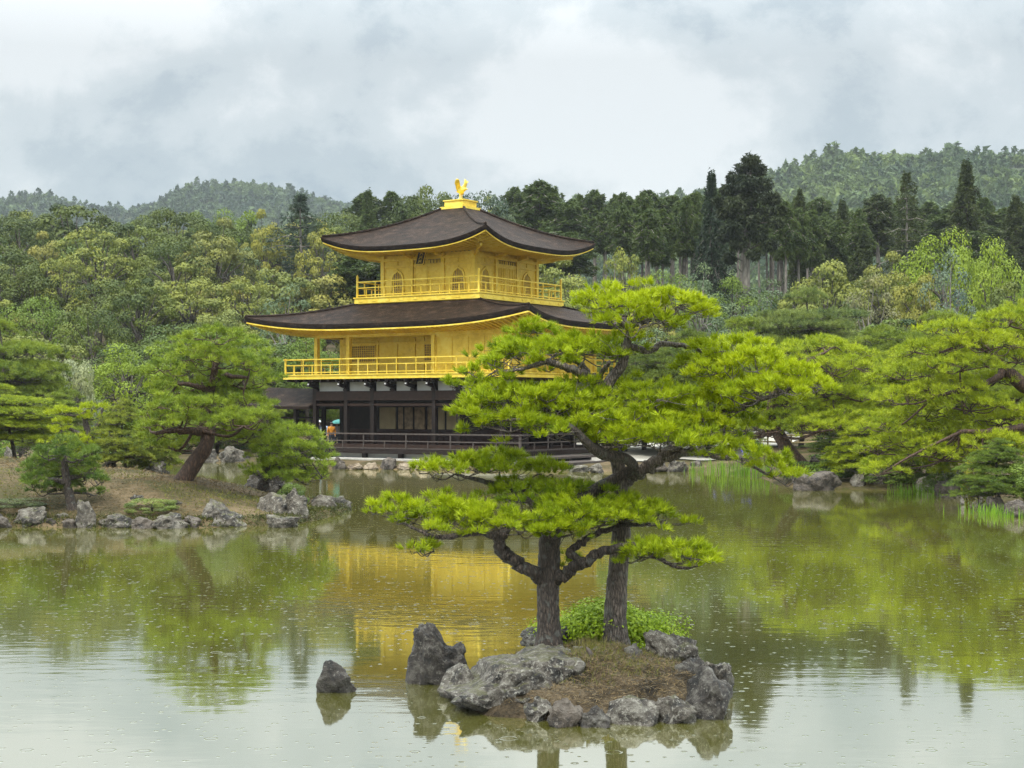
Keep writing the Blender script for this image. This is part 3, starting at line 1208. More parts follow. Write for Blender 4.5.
    build_phoenix()

    # ---- lower roof
    outer = (-10.2, 8.5, -6.2, 6.2)
    mb, pt2 = hip_roof((-4.0, 4.0, -4.0, 4.0), outer, 8.72, 7.50, 0.62, 0.30, 0.10, nu=56)
    mb.build('roof', M_SHINGLE, pav, smooth=True)
    x0, x1, y0, y1 = -6.5, 5.9, -4.6, 4.6
    soffit_parts(pav, pt2, 40, (x0, x1, y0, y1), 7.08, 0.30, 0.32)
    for side in range(4):
        pts = [Vector(pt2(side, -1, v, 0.03)) for v in np.linspace(0.0, 0.985, 20)]
        rg = MB()
        rg.tube(pts, [0.07] * 20, 6)
        rg.build('hip_ridge', M_SHINGLE, pav, smooth=True)

    # ---- second storey
    zf2, zt2 = 4.84, 7.12
    xs = lx(434, y0)          # where the wall steps forward
    wl = MB()
    wl.box(xs, x1, y0, y1, 4.7, zt2)
    wl.box(x0 + 0.2, xs, -2.6, y1, 4.7, zt2)
    wl.box(x0 - 0.1, x1 + 0.1, y0 - 0.09, y0 + 0.12, 6.86, zt2 + 0.03)     # head beam over the open bays
    wl.box(x0 - 0.1, x0 + 0.12, y0 + 0.121, y1, 6.86, zt2 + 0.03)
    wl.build('wall', M_GOLD, pav)
    for x, y in ((x0, y0), (lx(349, y0), y0), (x0, -2.4), (x0, 0), (x0, 2.4), (xs, y0), (x1, y0), (x1, 0), (x1, y1), (x0, y1)):
        m = MB()
        m.box(x - 0.11, x + 0.11, y - 0.115, y + 0.105, zf2, 6.86)
        m.build('column', M_GOLD, pav)
    seams = MB()
    for k in range(0, 5):
        xx = xs + 0.12 + (x1 - xs - 0.24) * k / 4
        seams.box(xx - 0.04, xx + 0.04, y0 - 0.045, y0 - 0.001, zf2, 6.75)
    for zz in (zf2 + 0.06, 5.72, 6.72):
        for k in range(4):
            xa = xs + 0.12 + (x1 - xs - 0.24) * k / 4 + 0.041
            xb = xs + 0.12 + (x1 - xs - 0.24) * (k + 1) / 4 - 0.041
            seams.box(xa, xb, y0 - 0.03, y0 - 0.001, zz - 0.03, zz + 0.03)
    # lattice shutters are ribbed with fine slats
    for k in range(4):
        xa = xs + 0.12 + (x1 - xs - 0.24) * k / 4 + 0.05
        xb = xs + 0.12 + (x1 - xs - 0.24) * (k + 1) / 4 - 0.05
        for j in range(13):
            zz = zf2 + 0.16 + j * 0.135
            if abs(zz - 5.72) > 0.06:
                seams.box(xa, xb, y0 - 0.014, y0 - 0.001, zz - 0.014, zz + 0.014)
    seams.build('shutter_panels', M_GOLD, pav)
    yb = -2.6
    for (pa, pb) in ((352.5, 375), (425, 434)):
        xa, xb = lx(pa, yb), lx(pb, yb)
        za, zb = 5.60, 6.46
        m = MB()
        frame_rect(m, xa, xb, za, zb, yb - 0.001, 0.05, 0.05)
        wnd = m.build('window', M_GOLD, pav)
        m = MB()
        m.box(xa, xb, yb - 0.012, yb - 0.001, za, zb)
        m.build('pane', M_LATTICE, wnd)
        m = MB()
        k = max(2, int((xb - xa) / 0.13))
        for i in range(1, k):
            m.bar((xa + (xb - xa) * i / k, yb - 0.028, za), (xa + (xb - xa) * i / k, yb - 0.028, zb), 0.028)
        for i in range(1, 7):
            m.bar((xa, yb - 0.024, za + (zb - za) * i / 7), (xb, yb - 0.024, za + (zb - za) * i / 7), 0.022)
        m.build('lattice', M_GOLD, wnd)
    m = MB()
    for p in (346, 351, 378, 397, 415, 424.0):
        xx = lx(p, yb)
        m.box(xx - 0.045, xx + 0.045, yb - 0.06, yb - 0.002, zf2, 6.85)
    for zz, w in ((5.50, 0.05), (6.58, 0.06)):
        m.box(x0 + 0.22, xs - 0.02, yb - 0.075, yb - 0.061, zz - w, zz + w)
    m.build('wall_battens', M_GOLD, pav)
    # balcony
    bx0, bx1, by = -8.25, 6.9, 5.45
    m = MB()
    m.box(bx0, bx1, -by, by, 4.58, 4.78)
    m.box(bx0 - 0.05, bx1 + 0.05, -by - 0.05, by + 0.05, 4.78, zf2)
    m.build('balcony_floor', M_GOLD, pav)
    railing(pav, [(bx0 + 0.1, -by + 0.1), (bx1 - 0.1, -by + 0.1), (bx1 - 0.1, by - 0.1), (bx0 + 0.1, by - 0.1)], zf2, 0.83, M_GOLD, 0.66, 0.06, closed=True)

    # ---- first storey, open and unpainted
    m = MB()
    m.box(x0 - 0.5, x1 + 0.5, y0 - 0.1, y1, 4.42, 4.575)
    m.box(x0, x1, y0 - 0.13, y0 + 0.13, 3.42, 3.92)
    m.box(x0 - 0.13, x0 + 0.13, y0 + 0.131, y1, 3.42, 3.92)
    m.box(x1 - 0.13, x1 + 0.13, y0 + 0.131, y1, 3.42, 3.92)
    m.box(x0, x1, y0 - 0.10, y0 + 0.10, 3.12, 3.24)
    m.build('beams', M_WOOD2, pav)
    cx1 = [lx(p, y0) for p in (316, 347, 373.6, 435)] + [3.2, x1]
    for x in cx1:
        c = MB()
        c.box(x - 0.12, x + 0.12, y0 - 0.14, y0 + 0.12, 0.9, 4.42)
        c.build('column', M_WOOD, pav)
    for y in (-2.4, 0, 2.4, y1):
        for x in (x0, x1):
            c = MB()
            c.box(x - 0.12, x + 0.12, y - 0.12, y + 0.12, 0.9, 4.42)
            c.build('column', M_WOOD, pav)
    allx = sorted(cx1)
    ed = [x0] + allx[1:]
    seg = []
    for xa, xb in zip(ed[:-1], ed[1:]):
        k = max(1, round((xb - xa) / 1.5))
        for i in range(k):
            seg.append((xa + (xb - xa) * i / k, xa + (xb - xa) * (i + 1) / k))
    for xa, xb in seg:
        m = MB()
        m.box(xa + 0.22, xb - 0.22, y0 - 0.03, y0 + 0.03, 3.925, 4.415)
        m.build('plaster_panel', M_PLASTER, pav)
        m = MB()
        m.box(xa - 0.12, xa + 0.16, y0 - 0.20, y0 + 0.02, 3.93, 4.05)
        m.bar((xa, y0, 4.12), (xa, y0 - 0.72, 4.30), 0.16, 0.18)
        m.box(xa - 0.10, xa + 0.10, y0 - 0.68, y0 - 0.45, 4.36, 4.56)
        bo = m.build('bracket', M_WOOD, pav)
        m = MB()
        m.box(xa - 0.045, xa + 0.045, y0 - 0.765, y0 - 0.70, 4.26, 4.34)
        m.build('bracket_tip', M_PLASTER, bo)
    # east plaster strip
    for k in range(5):
        m = MB()
        ya = y0 + 0.3 + k * 1.75
        m.box(x1 - 0.03, x1 + 0.03, ya, ya + 1.4, 3.925, 4.415)
        m.build('plaster_panel', M_PLASTER, pav)
    # joists under the balcony
    m = MB()
    k = 26
    for i in range(k):
        xx = bx0 + 0.3 + (bx1 - bx0 - 0.6) * i / (k - 1)
        m.box(xx - 0.07, xx + 0.07, -by + 0.06, y0 - 0.101, 4.44, 4.578)
    m.build('joists', M_WOOD, pav)
    # inner wall: wainscot, dark openings and pale painted panels
    yi = -2.5
    m = MB()
    m.box(lx(345, yi), x1 - 0.14, yi + 0.12, yi + 0.25, 0.95, 4.3)
    m.box(x0 + 3.0, x1 - 0.14, 2.2, 2.4, 0.95, 4.3)
    m.build('inner_wall', M_WOOD, pav)
    m = MB()
    xa, xb = lx(349, yi), x1 - 0.2
    m.box(xa, xb, yi, yi + 0.10, 0.96, 1.74)
    k = 24
    for i in range(k):
        xx = xa + (xb - xa) * i / (k - 1)
        m.box(xx - 0.02, xx + 0.02, yi - 0.025, yi - 0.001, 0.96, 1.72)
    m.box(xa, xb, yi - 0.06, yi + 0.1, 1.742, 1.83)
    m.box(xa, xb, yi - 0.05, yi + 0.1, 3.05, 3.16)
    m.build('wainscot', M_REDWOOD, pav)
    for (pa, pb, mt) in ((379, 395, M_SHOJI), (397.5, 403, M_PAINTED), (404, 412, M_PAINTED), (414, 424, M_PAINTED), (427, 432.5, M_PAINTED), (437, 444, M_SHOJI), (446, 457, M_SHOJI)):
        m = MB()
        a, b = lx(pa, yi), lx(pb, yi)
        m.box(a, b, yi + 0.04, yi + 0.115, 1.84, 3.04)
        po = m.build('sliding_panel', mt, pav)
        m = MB()
        m.box(a - 0.05, a - 0.001, yi - 0.02, yi + 0.11, 1.832, 3.048)
        m.build('panel_frame', M_WOOD, po)
    m = MB()
    m.box(x0, x1, y0, y1, 0.80, 0.95)
    m.build('floor', M_WOOD2, pav)
    # veranda
    vx0, vx1, vy = -4.85, 8.1, -6.25
    m = MB()
    m.box(vx0, vx1, vy, y0 - 0.001, 0.66, 0.80)
    m.box(vx0 - 0.04, vx1 + 0.04, vy - 0.06, vy, 0.60, 0.82)
    m.box(x1 + 0.001, vx1, y0, 4.4, 0.66, 0.80)
    m.box(vx1, vx1 + 0.06, vy, 4.4, 0.60, 0.82)
    m.build('veranda_deck', M_WOOD, pav)
    m = MB()
    m.box(vx0, vx1 - 0.2, vy + 0.09, vy + 0.13, 0.86, 1.10)
    m.build('kick_board', M_WOOD2, pav)
    railing(pav, [(vx0 + 0.08, vy + 0.1), (vx1 - 0.1, vy + 0.1), (vx1 - 0.1, 4.2)], 0.80, 0.84, M_GREYWOOD, 1.35, 0.075, rails=(1.0, 0.55, 0.10))
    for x in np.linspace(vx0 + 0.5, vx1 - 0.4, 6):
        m = MB()
        m.box(x - 0.11, x + 0.11, vy + 0.1, vy + 0.32, 0.12, 0.66)
        m.build('veranda_post', M_WOOD, pav)
    m = MB()
    m.box(vx0 + 0.3, vx1 - 0.3, vy + 0.42, y1, 0.361, 0.655)
    fo = m.build('foundation', M_PLASTER, pav)
    m = MB()
    m.box(vx0 - 0.6, vx1 + 0.5, vy - 1.0, y1, 0.02, 0.36)
    m.build('stone_ledge', M_LEDGE, pav)
    # broad boarding steps on the east side
    for (a, b, z) in ((8.25, 9.7, 0.58), (9.75, 11.2, 0.36)):
        m = MB()
        m.box(a, b, vy - 0.2, -1.5, z - 0.10, z)
        for yy in (vy + 0.2, -4.0, -2.0):
            m.box(a + 0.1, b - 0.1, yy - 0.08, yy + 0.08, 0.05, z - 0.101)
        m.build('boarding_step', M_GREYWOOD, pav)
    # ---- the small roofed landing on the west side
    rx0, rx1, yc = -11.3, -6.75, -3.3
    r = MB()
    prof = [(-1.75, 3.08), (-1.2, 3.32), (-0.6, 3.70), (0, 4.10), (0.6, 3.70), (1.2, 3.32), (1.75, 3.08)]
    t = 0.16
    n = len(prof)
    for xa, xb in ((rx0, rx1),):
        vs = []
        for kx in range(9):
            s = kx / 8
            x = xa + (xb - xa) * s
            lift = 0.10 * (1 - s) ** 2
            for (yy, z) in prof:
                vs.append((x, yc + yy, z + lift))
            for (yy, z) in prof:
                vs.append((x, yc + yy * 0.985, z + lift - t))
        fs = []
        for kx in range(8):
            for j in range(n - 1):
                a = kx * 2 * n + j
                fs.append([a, a + 1, a + 2 * n + 1, a + 2 * n])
                a += n
                fs.append([a, a + 2 * n, a + 2 * n + 1, a + 1])
            for j in (0, n - 1):
                a = kx * 2 * n + j
                fs.append([a, a + 2 * n, a + 3 * n, a + n])
        for kx in (0, 8):
            for j in range(n - 1):
                a = kx * 2 * n + j
                fs.append([a, a + n, a + n + 1, a + 1])
        r.add(vs, fs)
    r.build('landing_roof', M_SHINGLE, pav)
    for x in (rx0 + 1.1, rx1 - 1.4):
        for yy in (yc - 1.2, yc + 1.2):
            m = MB()
            m.box(x - 0.10, x + 0.10, yy - 0.10, yy + 0.10, -0.4, 3.24)
            m.build('landing_post', M_WOOD, pav)
    m = MB()
    for yy in (yc - 1.2, yc + 1.2):
        m.box(rx0 + 0.6, rx1, yy - 0.07, yy + 0.07, 3.02, 3.20)
        m.box(rx0 + 1.2, rx1 - 1.5, yy - 0.05, yy + 0.05, 2.40, 2.50)
    m.build('landing_beams', M_WOOD, pav)
    m = MB()
    m.box(rx0 + 0.8, x0 - 0.14, yc - 1.4, yc + 1.4, 0.60, 0.72)
    m.build('landing_deck', M_WOOD, pav)
    railing(pav, [(x0 - 0.3, yc - 1.3), (rx0 + 0.9, yc - 1.3), (rx0 + 0.9, yc + 1.3)], 0.72, 0.84, M_WOOD, 0.9, 0.07, rails=(1.0, 0.55))


def skin_mesh(name, verts, edges, radii, sub=1):
    me = bpy.data.meshes.new(name)
    me.from_pydata([tuple(v) for v in verts], edges, [])
    o = bpy.data.objects.new(name, me)
    COL.objects.link(o)
    md = o.modifiers.new('skin', 'SKIN')
    md.use_smooth_shade = True
    for i, r in enumerate(radii):
        sv = me.skin_vertices[0].data[i]
        sv.radius = (r, r) if not isinstance(r, tuple) else r
        sv.use_root = (i == 0)
    if sub:
        sd = o.modifiers.new('sub', 'SUBSURF')
        sd.levels = sub
        sd.render_levels = sub
    dg = bpy.context.evaluated_depsgraph_get()
    dg.update()
    out = bpy.data.meshes.new_from_object(o.evaluated_get(dg))
    out.name = name
    bpy.data.objects.remove(o)
    bpy.data.meshes.remove(me)
    for p in out.polygons:
        p.use_smooth = True
    return out


def build_phoenix():
    z0 = 14.64
    V = [(0, 0, z0 + 0.46), (-0.10, -0.02, z0 + 0.56), (-0.18, -0.04, z0 + 0.70), (-0.20, -0.05, z0 + 0.84), (-0.26, -0.06, z0 + 0.90), (-0.36, -0.08, z0 + 0.87),
         (0.14, 0.0, z0 + 0.50), (0.26, 0.02, z0 + 0.62), (0.34, 0.03, z0 + 0.86), (0.30, 0.03, z0 + 1.10),
         (0.03, -0.09, z0 + 0.30), (0.03, -0.09, z0 - 0.02), (0.03, 0.09, z0 + 0.30), (0.03, 0.09, z0 - 0.02),
         (-0.02, -0.20, z0 + 0.66), (0.06, -0.40, z0 + 0.88), (0.16, -0.50, z0 + 1.06),
         (-0.02, 0.20, z0 + 0.66), (0.06, 0.40, z0 + 0.88), (0.16, 0.50, z0 + 1.06),
         (0.36, 0.05, z0 + 0.55), (0.46, 0.06, z0 + 0.52), (0.24, 0.02, z0 + 0.98)]
    E = [(0, 1), (1, 2), (2, 3), (3, 4), (4, 5), (0, 6), (6, 7), (7, 8), (8, 9), (0, 10), (10, 11), (0, 12), (12, 13), (1, 14), (14, 15), (15, 16), (1, 17), (17, 18), (18, 19), (6, 20), (20, 21), (3, 22)][:21]
    V = V[:22]
    R = [0.20, 0.18, 0.10, 0.085, 0.10, 0.025, 0.19, (0.16, 0.08), (0.18, 0.06), (0.10, 0.03), 0.055, 0.03, 0.045, 0.03, (0.14, 0.05), (0.17, 0.05), (0.08, 0.03), (0.14, 0.05), (0.17, 0.05), (0.08, 0.03), (0.13, 0.05), (0.10, 0.03)]
    ph = link('phoenix_finial', skin_mesh('phoenix_finial', V, E, R, 1), M_GOLD, pav)
    cr = MB()
    cr.add([(-0.28, -0.06, z0 + 0.96), (-0.14, -0.04, z0 + 0.90), (-0.10, -0.04, z0 + 1.06), (-0.28, -0.03, z0 + 0.96), (-0.14, -0.01, z0 + 0.90), (-0.10, -0.01, z0 + 1.06)],
           [(0, 1, 2), (5, 4, 3), (0, 3, 4, 1), (1, 4, 5, 2), (2, 5, 3, 0)])
    cr.build('crest', M_GOLD, ph)


build_pavilion()


# ------------------------------------------------------------------ rocks
def rock_mesh(seed, sub=4, planes=9, rough=0.12, dmin=0.5, dmax=0.85, freq=1.6):
    bm = bmesh.new()
    bmesh.ops.create_icosphere(bm, subdivisions=sub, radius=1.0)
    V = np.array([v.co[:] for v in bm.verts])
    Fq = np.array([[v.index for v in f.verts] for f in bm.faces])
    bm.free()
    rng = np.random.default_rng(seed)
    nrm = V.copy()
    for _ in range(planes):
        n = unit(rng.normal(size=3) * np.array([1, 1, 0.8]))
        d = rng.uniform(dmin, dmax)
        V = V - np.maximum(0, V @ n - d)[:, None] * n * 0.93
    off = rng.uniform(-50, 50, 3)
    disp = np.array([mnoise.hetero_terrain(Vector(p * freq + off), 0.85, 2.1, 6, 0.6) for p in V])
    fine = np.array([mnoise.noise(Vector(p * 7.0 + off)) for p in V])
    V = V + nrm * ((disp - disp.mean()) * rough + fine * rough * 0.28)[:, None]
    lo, hi = V.min(0), V.max(0)
    V = (V - (lo + hi) / 2) / ((hi - lo) / 2)
    return V, Fq


def rock(px0, px1, py0, py1, label, mat, depth=None, seed=1, Y=None, sub=5, planes=9, rough=0.16, skew=0.0, sink=0.4, group=None, freq=1.6, rotz=0.0, shape=None):
    """a rock whose outline fills the given box of the photograph; py1 is its foot (waterline unless Y is given)"""
    Y = 4620.0 / (py1 - HY) if Y is None else Y
    a, b = W(px0, py0, Y), W(px1, py1, Y)
    wx = (b.x - a.x) / 2
    top, foot = a.z, b.z
    hz_ = (top - foot)
    zb = foot - sink * hz_ - 0.05
    dep = (depth if depth is not None else wx * 1.5)
    V, Fq = rock_mesh(seed, sub, planes, rough, freq=freq)
    if shape is not None:
        V = shape(V)
    V = V * np.array([wx, dep / 2, (top - zb) / 2])
    V[:, 0] += skew * V[:, 2]
    cx = (a.x + b.x) / 2
    cyy = Y + dep * 0.42
    o = link('rock', mesh_arrays('rock', V, Fq, smooth=True), mat)
    o.location = (cx, cyy, (top + zb) / 2)
    tag(o, label, 'rock', group)
    return o


def slab_shape(V):
    V = V.copy()
    V[:, 2] = np.where(V[:, 2] > 0, V[:, 2] * np.clip(0.70 + 0.28 * V[:, 0], 0.10, 1.0), V[:, 2])
    return V


def saddle_shape(V):
    """tall shoulder on the left, low arm to the right"""
    V = np.sign(V) * np.abs(V) ** np.array([0.8, 0.8, 0.5])
    top = np.interp(V[:, 0], [-1, -0.92, -0.68, -0.5, -0.3, -0.1, 0.05, 0.2, 0.4, 0.6, 0.72, 0.86, 1.0], [0.45, 0.80, 0.97, 1.02, 1.0, 0.92, 0.74, 0.52, 0.47, 0.50, 0.54, 0.25, -0.4])
    V[:, 2] = -1 + (V[:, 2] + 1) / 2 * (top + 1)
    return V


# ---- the foreground islet
def build_islet():
    rng = np.random.default_rng(5)
    n_r, n_a = 70, 160
    c = np.array([0.86, 16.5])
    V, Fq = [(c[0], c[1], 0.37)], []
    for i in range(1, n_r + 1):
        r = i / n_r
        for k in range(n_a):
            a = 2 * math.pi * k / n_a
            e = 1 + 0.07 * math.sin(2 * a + 0.6) + 0.05 * math.sin(3 * a + 2) + 0.035 * math.sin(7 * a) + 0.02 * math.sin(13 * a + 1)
            x = c[0] + 1.46 * r * e * math.cos(a)
            y = c[1] + 1.98 * r * e * math.sin(a)
            z = 0.37 * (1 - r ** 2.4) - 0.10 * r ** 6 - 0.25 * max(0, r - 0.93) / 0.07
            p = Vector((x * 1.7, y * 1.7, 3.1))
            z += (mnoise.fractal(p, 0.9, 2.0, 5) * 0.085 + mnoise.noise(Vector((x * 9, y * 9, 1))) * 0.022 + mnoise.noise(Vector((x * 22, y * 22, 4))) * 0.010) * (1 - r ** 8)
            V.append((x, y, z))
    for k in range(n_a):
        Fq.append([0, 1 + k, 1 + (k + 1) % n_a])
    for i in range(n_r - 1):
        for k in range(n_a):
            a = 1 + i * n_a + k
            b = 1 + i * n_a + (k + 1) % n_a
            Fq.append([a, a + n_a, b + n_a, b])
    o = link('islet_ground', mesh_arrays('islet_ground', np.array(V), Fq, smooth=True), M_LITTER)
    o['kind'] = 'structure'
    return np.array(V)


ISLET = build_islet()


def islet_z(x, y):
    i = np.argmin((ISLET[:, 0] - x) ** 2 + (ISLET[:, 1] - y) ** 2)
    return float(ISLET[i, 2])


rock(401, 473, 622, 686, 'tall dark saddle-shaped rock standing at the left end of the pine islet', M_ROCK_DARK, 0.55, 21, sub=6, planes=4, rough=0.20, freq=2.2, shape=saddle_shape)
rock(436, 482, 668, 700, 'rough grey rock with pale lichen wedged between saddle rock and slab', M_ROCK_MID, 0.6, 22, sub=5, planes=12)
rock(436, 610, 644, 712, 'broad sloping lichen-covered slab at the foot of the left islet pine', M_ROCK_MID, 2.3, 23, Y=15.0, sink=0.9, sub=6, planes=6, rough=0.17, freq=1.9, shape=slab_shape)
rock(470, 530, 690, 716, 'low rough rock at the waterline in front of the broad slab', M_ROCK_MID, 0.5, 35, sub=5, planes=12, rough=0.2)
rock(520, 556, 700, 722, 'knobbly dark rock left of the small upright pale stone', M_ROCK_MID, 0.4, 36, sub=5, planes=12, rough=0.2)
rock(578, 612, 708, 728, 'dark low rock right of the small upright pale stone', M_ROCK_DARK, 0.4, 37, sub=5, planes=12, rough=0.2)
rock(700, 738, 664, 698, 'rough dark rock behind the right corner rock of the islet', M_ROCK_MID, 0.6, 38, Y=16.0, sub=5, planes=12, rough=0.2)
rock(560, 606, 648, 672, 'flat lichen-spotted rock between the two islet trunks', M_ROCK_MID, 0.5, 39, Y=16.4, sub=5, planes=10, rough=0.2)
rock(547, 584, 701, 728, 'small upright pale stone at the front waterline of the pine islet', M_ROCK_BROWN, 0.3, 24, sub=5)
rock(600, 668, 699, 726, 'low cracked brown rock along the front edge of the pine islet', M_ROCK_MID, 0.45, 25, sub=5, planes=12)
rock(655, 700, 697, 724, 'knobbly brown rock between the front edge and the right corner of the islet', M_ROCK_MID, 0.4, 26, sub=5, planes=12)
rock(686, 738, 672, 720, 'large dark wet rock forming the right corner of the pine islet', M_ROCK_DARK, 0.7, 27, sub=5, planes=11)
rock(671, 712, 661, 700, 'dark rock with a white lichen patch above the right corner rock', M_ROCK_DARK, 0.45, 28, Y=16.0, sub=5)
rock(645, 702, 632, 668, 'flat-topped grey rock beside the shrub at the back of the islet', M_ROCK_MID, 0.6, 29, Y=16.7, sub=5)
rock(614, 659, 647, 676, 'rounded blackish rock on the litter right of the taller pine trunk', M_ROCK_DARK, 0.45, 30, Y=16.35, sub=5)
rock(315, 356, 661, 694, 'lone dark pointed rock standing in the water left of the islet', M_ROCK_DARK, 0.35, 31, sub=5, planes=10)
rock(520, 575, 628, 646, 'grey rock behind the base of the left islet pine', M_ROCK_MID, 0.5, 32, Y=17.3, sub=5)
rock(577, 600, 664, 676, 'small flat grey stone half sunk in the islet needle litter', M_ROCK_MID, 0.22, 33, Y=16.0, sub=4)

def litter(name, label, P, ln, w, col, rng, up=0.25, tint=None):
    d = rng.normal(size=P.shape)
    d[:, 2] = np.abs(d[:, 2]) * up
    V, T = needle_tris(P, unit(d), 1, ln, w, 0.05, rng, rng.uniform(0, 1, len(P)) if tint is None else tint)
    o = link(name, mesh_arrays(name, V, np.arange(len(V)).reshape(-1, 3), T), M_LEAF)
    o.color = (*col, 1)
    o['kind'] = 'stuff'
    o['label'] = label
    return o


_rg = np.random.default_rng(9)
_i = _rg.integers(0, int(len(ISLET) * 0.86), 30000)
litter('needle_litter', 'brown fallen pine needles covering the islet', ISLET[_i] + _rg.normal(size=(30000, 3)) * np.array([0.02, 0.02, 0.004]), 0.07, 0.007, (0.20, 0.145, 0.085), _rg, up=0.4)
_i = _rg.integers(0, int(len(ISLET) * 0.6), 3500)
litter('moss_blades', 'sparse green and straw blades on the islet litter', ISLET[_i] + _rg.normal(size=(3500, 3)) * np.array([0.02, 0.02, 0.0]), 0.09, 0.006, (0.16, 0.16, 0.03), _rg, up=2.5)
_n = 60000
_X, _Y = _rg.uniform(-24, -4.6, _n), _rg.uniform(38, 62, _n)
_D = pond_sd(_X, _Y)
_k = _D > 0.15
_P = np.column_stack([_X, _Y, ground_z(_X, _Y)])[_k]
_m = (np.sin(_P[:, 0] * 0.9 + 2 * np.sin(_P[:, 1] * 0.5)) + np.sin(_P[:, 1] * 0.8 - 1.0)) > 0.35
litter('dry_grass', 'dry straw-coloured grass and needles on the left island', _P[~_m], 0.13, 0.02, (0.19, 0.132, 0.065), _rg, up=0.4)
litter('moss_grass', 'short yellow-green mossy grass patches on the left island', _P[_m], 0.11, 0.02, (0.155, 0.150, 0.024), _rg, up=0.9)

_k2 = (_D > 0.02) & (_D < 0.75)
_Q = np.column_stack([_X, _Y, ground_z(_X, _Y)])[_k2]
_Q = np.repeat(_Q, 5, axis=0) + _rg.normal(size=(len(_Q) * 5, 3)) * np.array([0.12, 0.12, 0.0])
litter('bank_moss', 'dark moss and low weeds along the waterline of the left island', _Q, 0.12, 0.03, (0.075, 0.078, 0.018), _rg, up=0.9)

# ---- left island shore
G = M_ROCK_GREY
for i, (a, b, c, d, lab, mt, dep, Yy) in enumerate([
    (44, 56, 518, 527, 'tiny dark stone filling the gap beside the slanted rock', M_ROCK_BROWN, None, None),
    (128, 156, 517, 529, 'dark low stone between the flat rock and the dark-footed rock', M_ROCK_BROWN, None, None),
    (180, 200, 516, 528, 'small dark stone left of the wide mottled boulder', M_ROCK_BROWN, None, None),
    (60, 76, 519, 528, 'little brown stone at the left foot of the tall pale block', M_ROCK_BROWN, None, None),
    (-30, 10, 512, 528, 'long dark rock at the waterline cut by the left frame edge', M_ROCK_BROWN, None, None),
    (160, 186, 500, 512, 'grey stone half buried above the dark-footed rock', G, None, 40.3),
    (8, 45, 507, 527, 'grey slanted rock at the waterline left of the tall pale block', G, None, None),
    (52, 72, 513, 526, 'small round grey stone just left of the tall pale block', G, None, None),
    (71, 96, 500, 528, 'tall pale block of stone below the small clipped island pine', G, 0.6, None),
    (96, 138, 514, 528, 'low flat rock right of the tall pale block', G, None, None),
    (119, 146, 495, 514, 'grey rock up on the bank above the low flat rock', G, None, 40.5),
    (148, 188, 513, 529, 'low dark-footed rock at the waterline under the leaning pine', G, None, None),
    (188, 246, 500, 527, 'wide mottled boulder at the waterline right of the leaning pine', G, None, None),
    (240, 300, 493, 522, 'big mossy boulder near the tip of the left island', G, None, None),
    (283, 308, 488, 518, 'upright grey rock behind the big mossy boulder', G, None, 40.5),
    (303, 336, 495, 514, 'angular grey rock near the island tip', G, None, None),
    (326, 351, 496, 510, 'outermost pale rock at the tip of the left island', G, None, None),
    (264, 299, 515, 528, 'small pale rock in the water before the big mossy boulder', G, None, None),
    (139, 169, 461, 480, 'pointed whitish rock behind the crest left of the leaning trunk', G, None, 50.0),
    (82, 126, 461, 478, 'pale flat ridge of rock behind the crest of the left island', G, None, 50.0),
    (237, 292, 469, 494, 'dark slanting rock below the pine beside the landing', M_ROCK_BROWN, 1.6, 46.5),
    (0, 16, 446, 466, 'grey rock at the left frame edge beside the lantern', G, None, 60.0),
    (193, 218, 448, 463, 'left one of two grey rocks across the channel behind the leaning pine', G, None, 84.0),
    (216, 248, 446, 463, 'right one of two grey rocks across the channel behind the leaning pine', G, None, 84.5),
    (268, 284, 450, 463, 'dark stone beside the post of the roofed landing', M_ROCK_BROWN, None, 84.0)]):
    rock(a, b, c, d, lab, mt, dep, 60 + i, Yy, sub=5, planes=9, rough=0.15, freq=1.9)

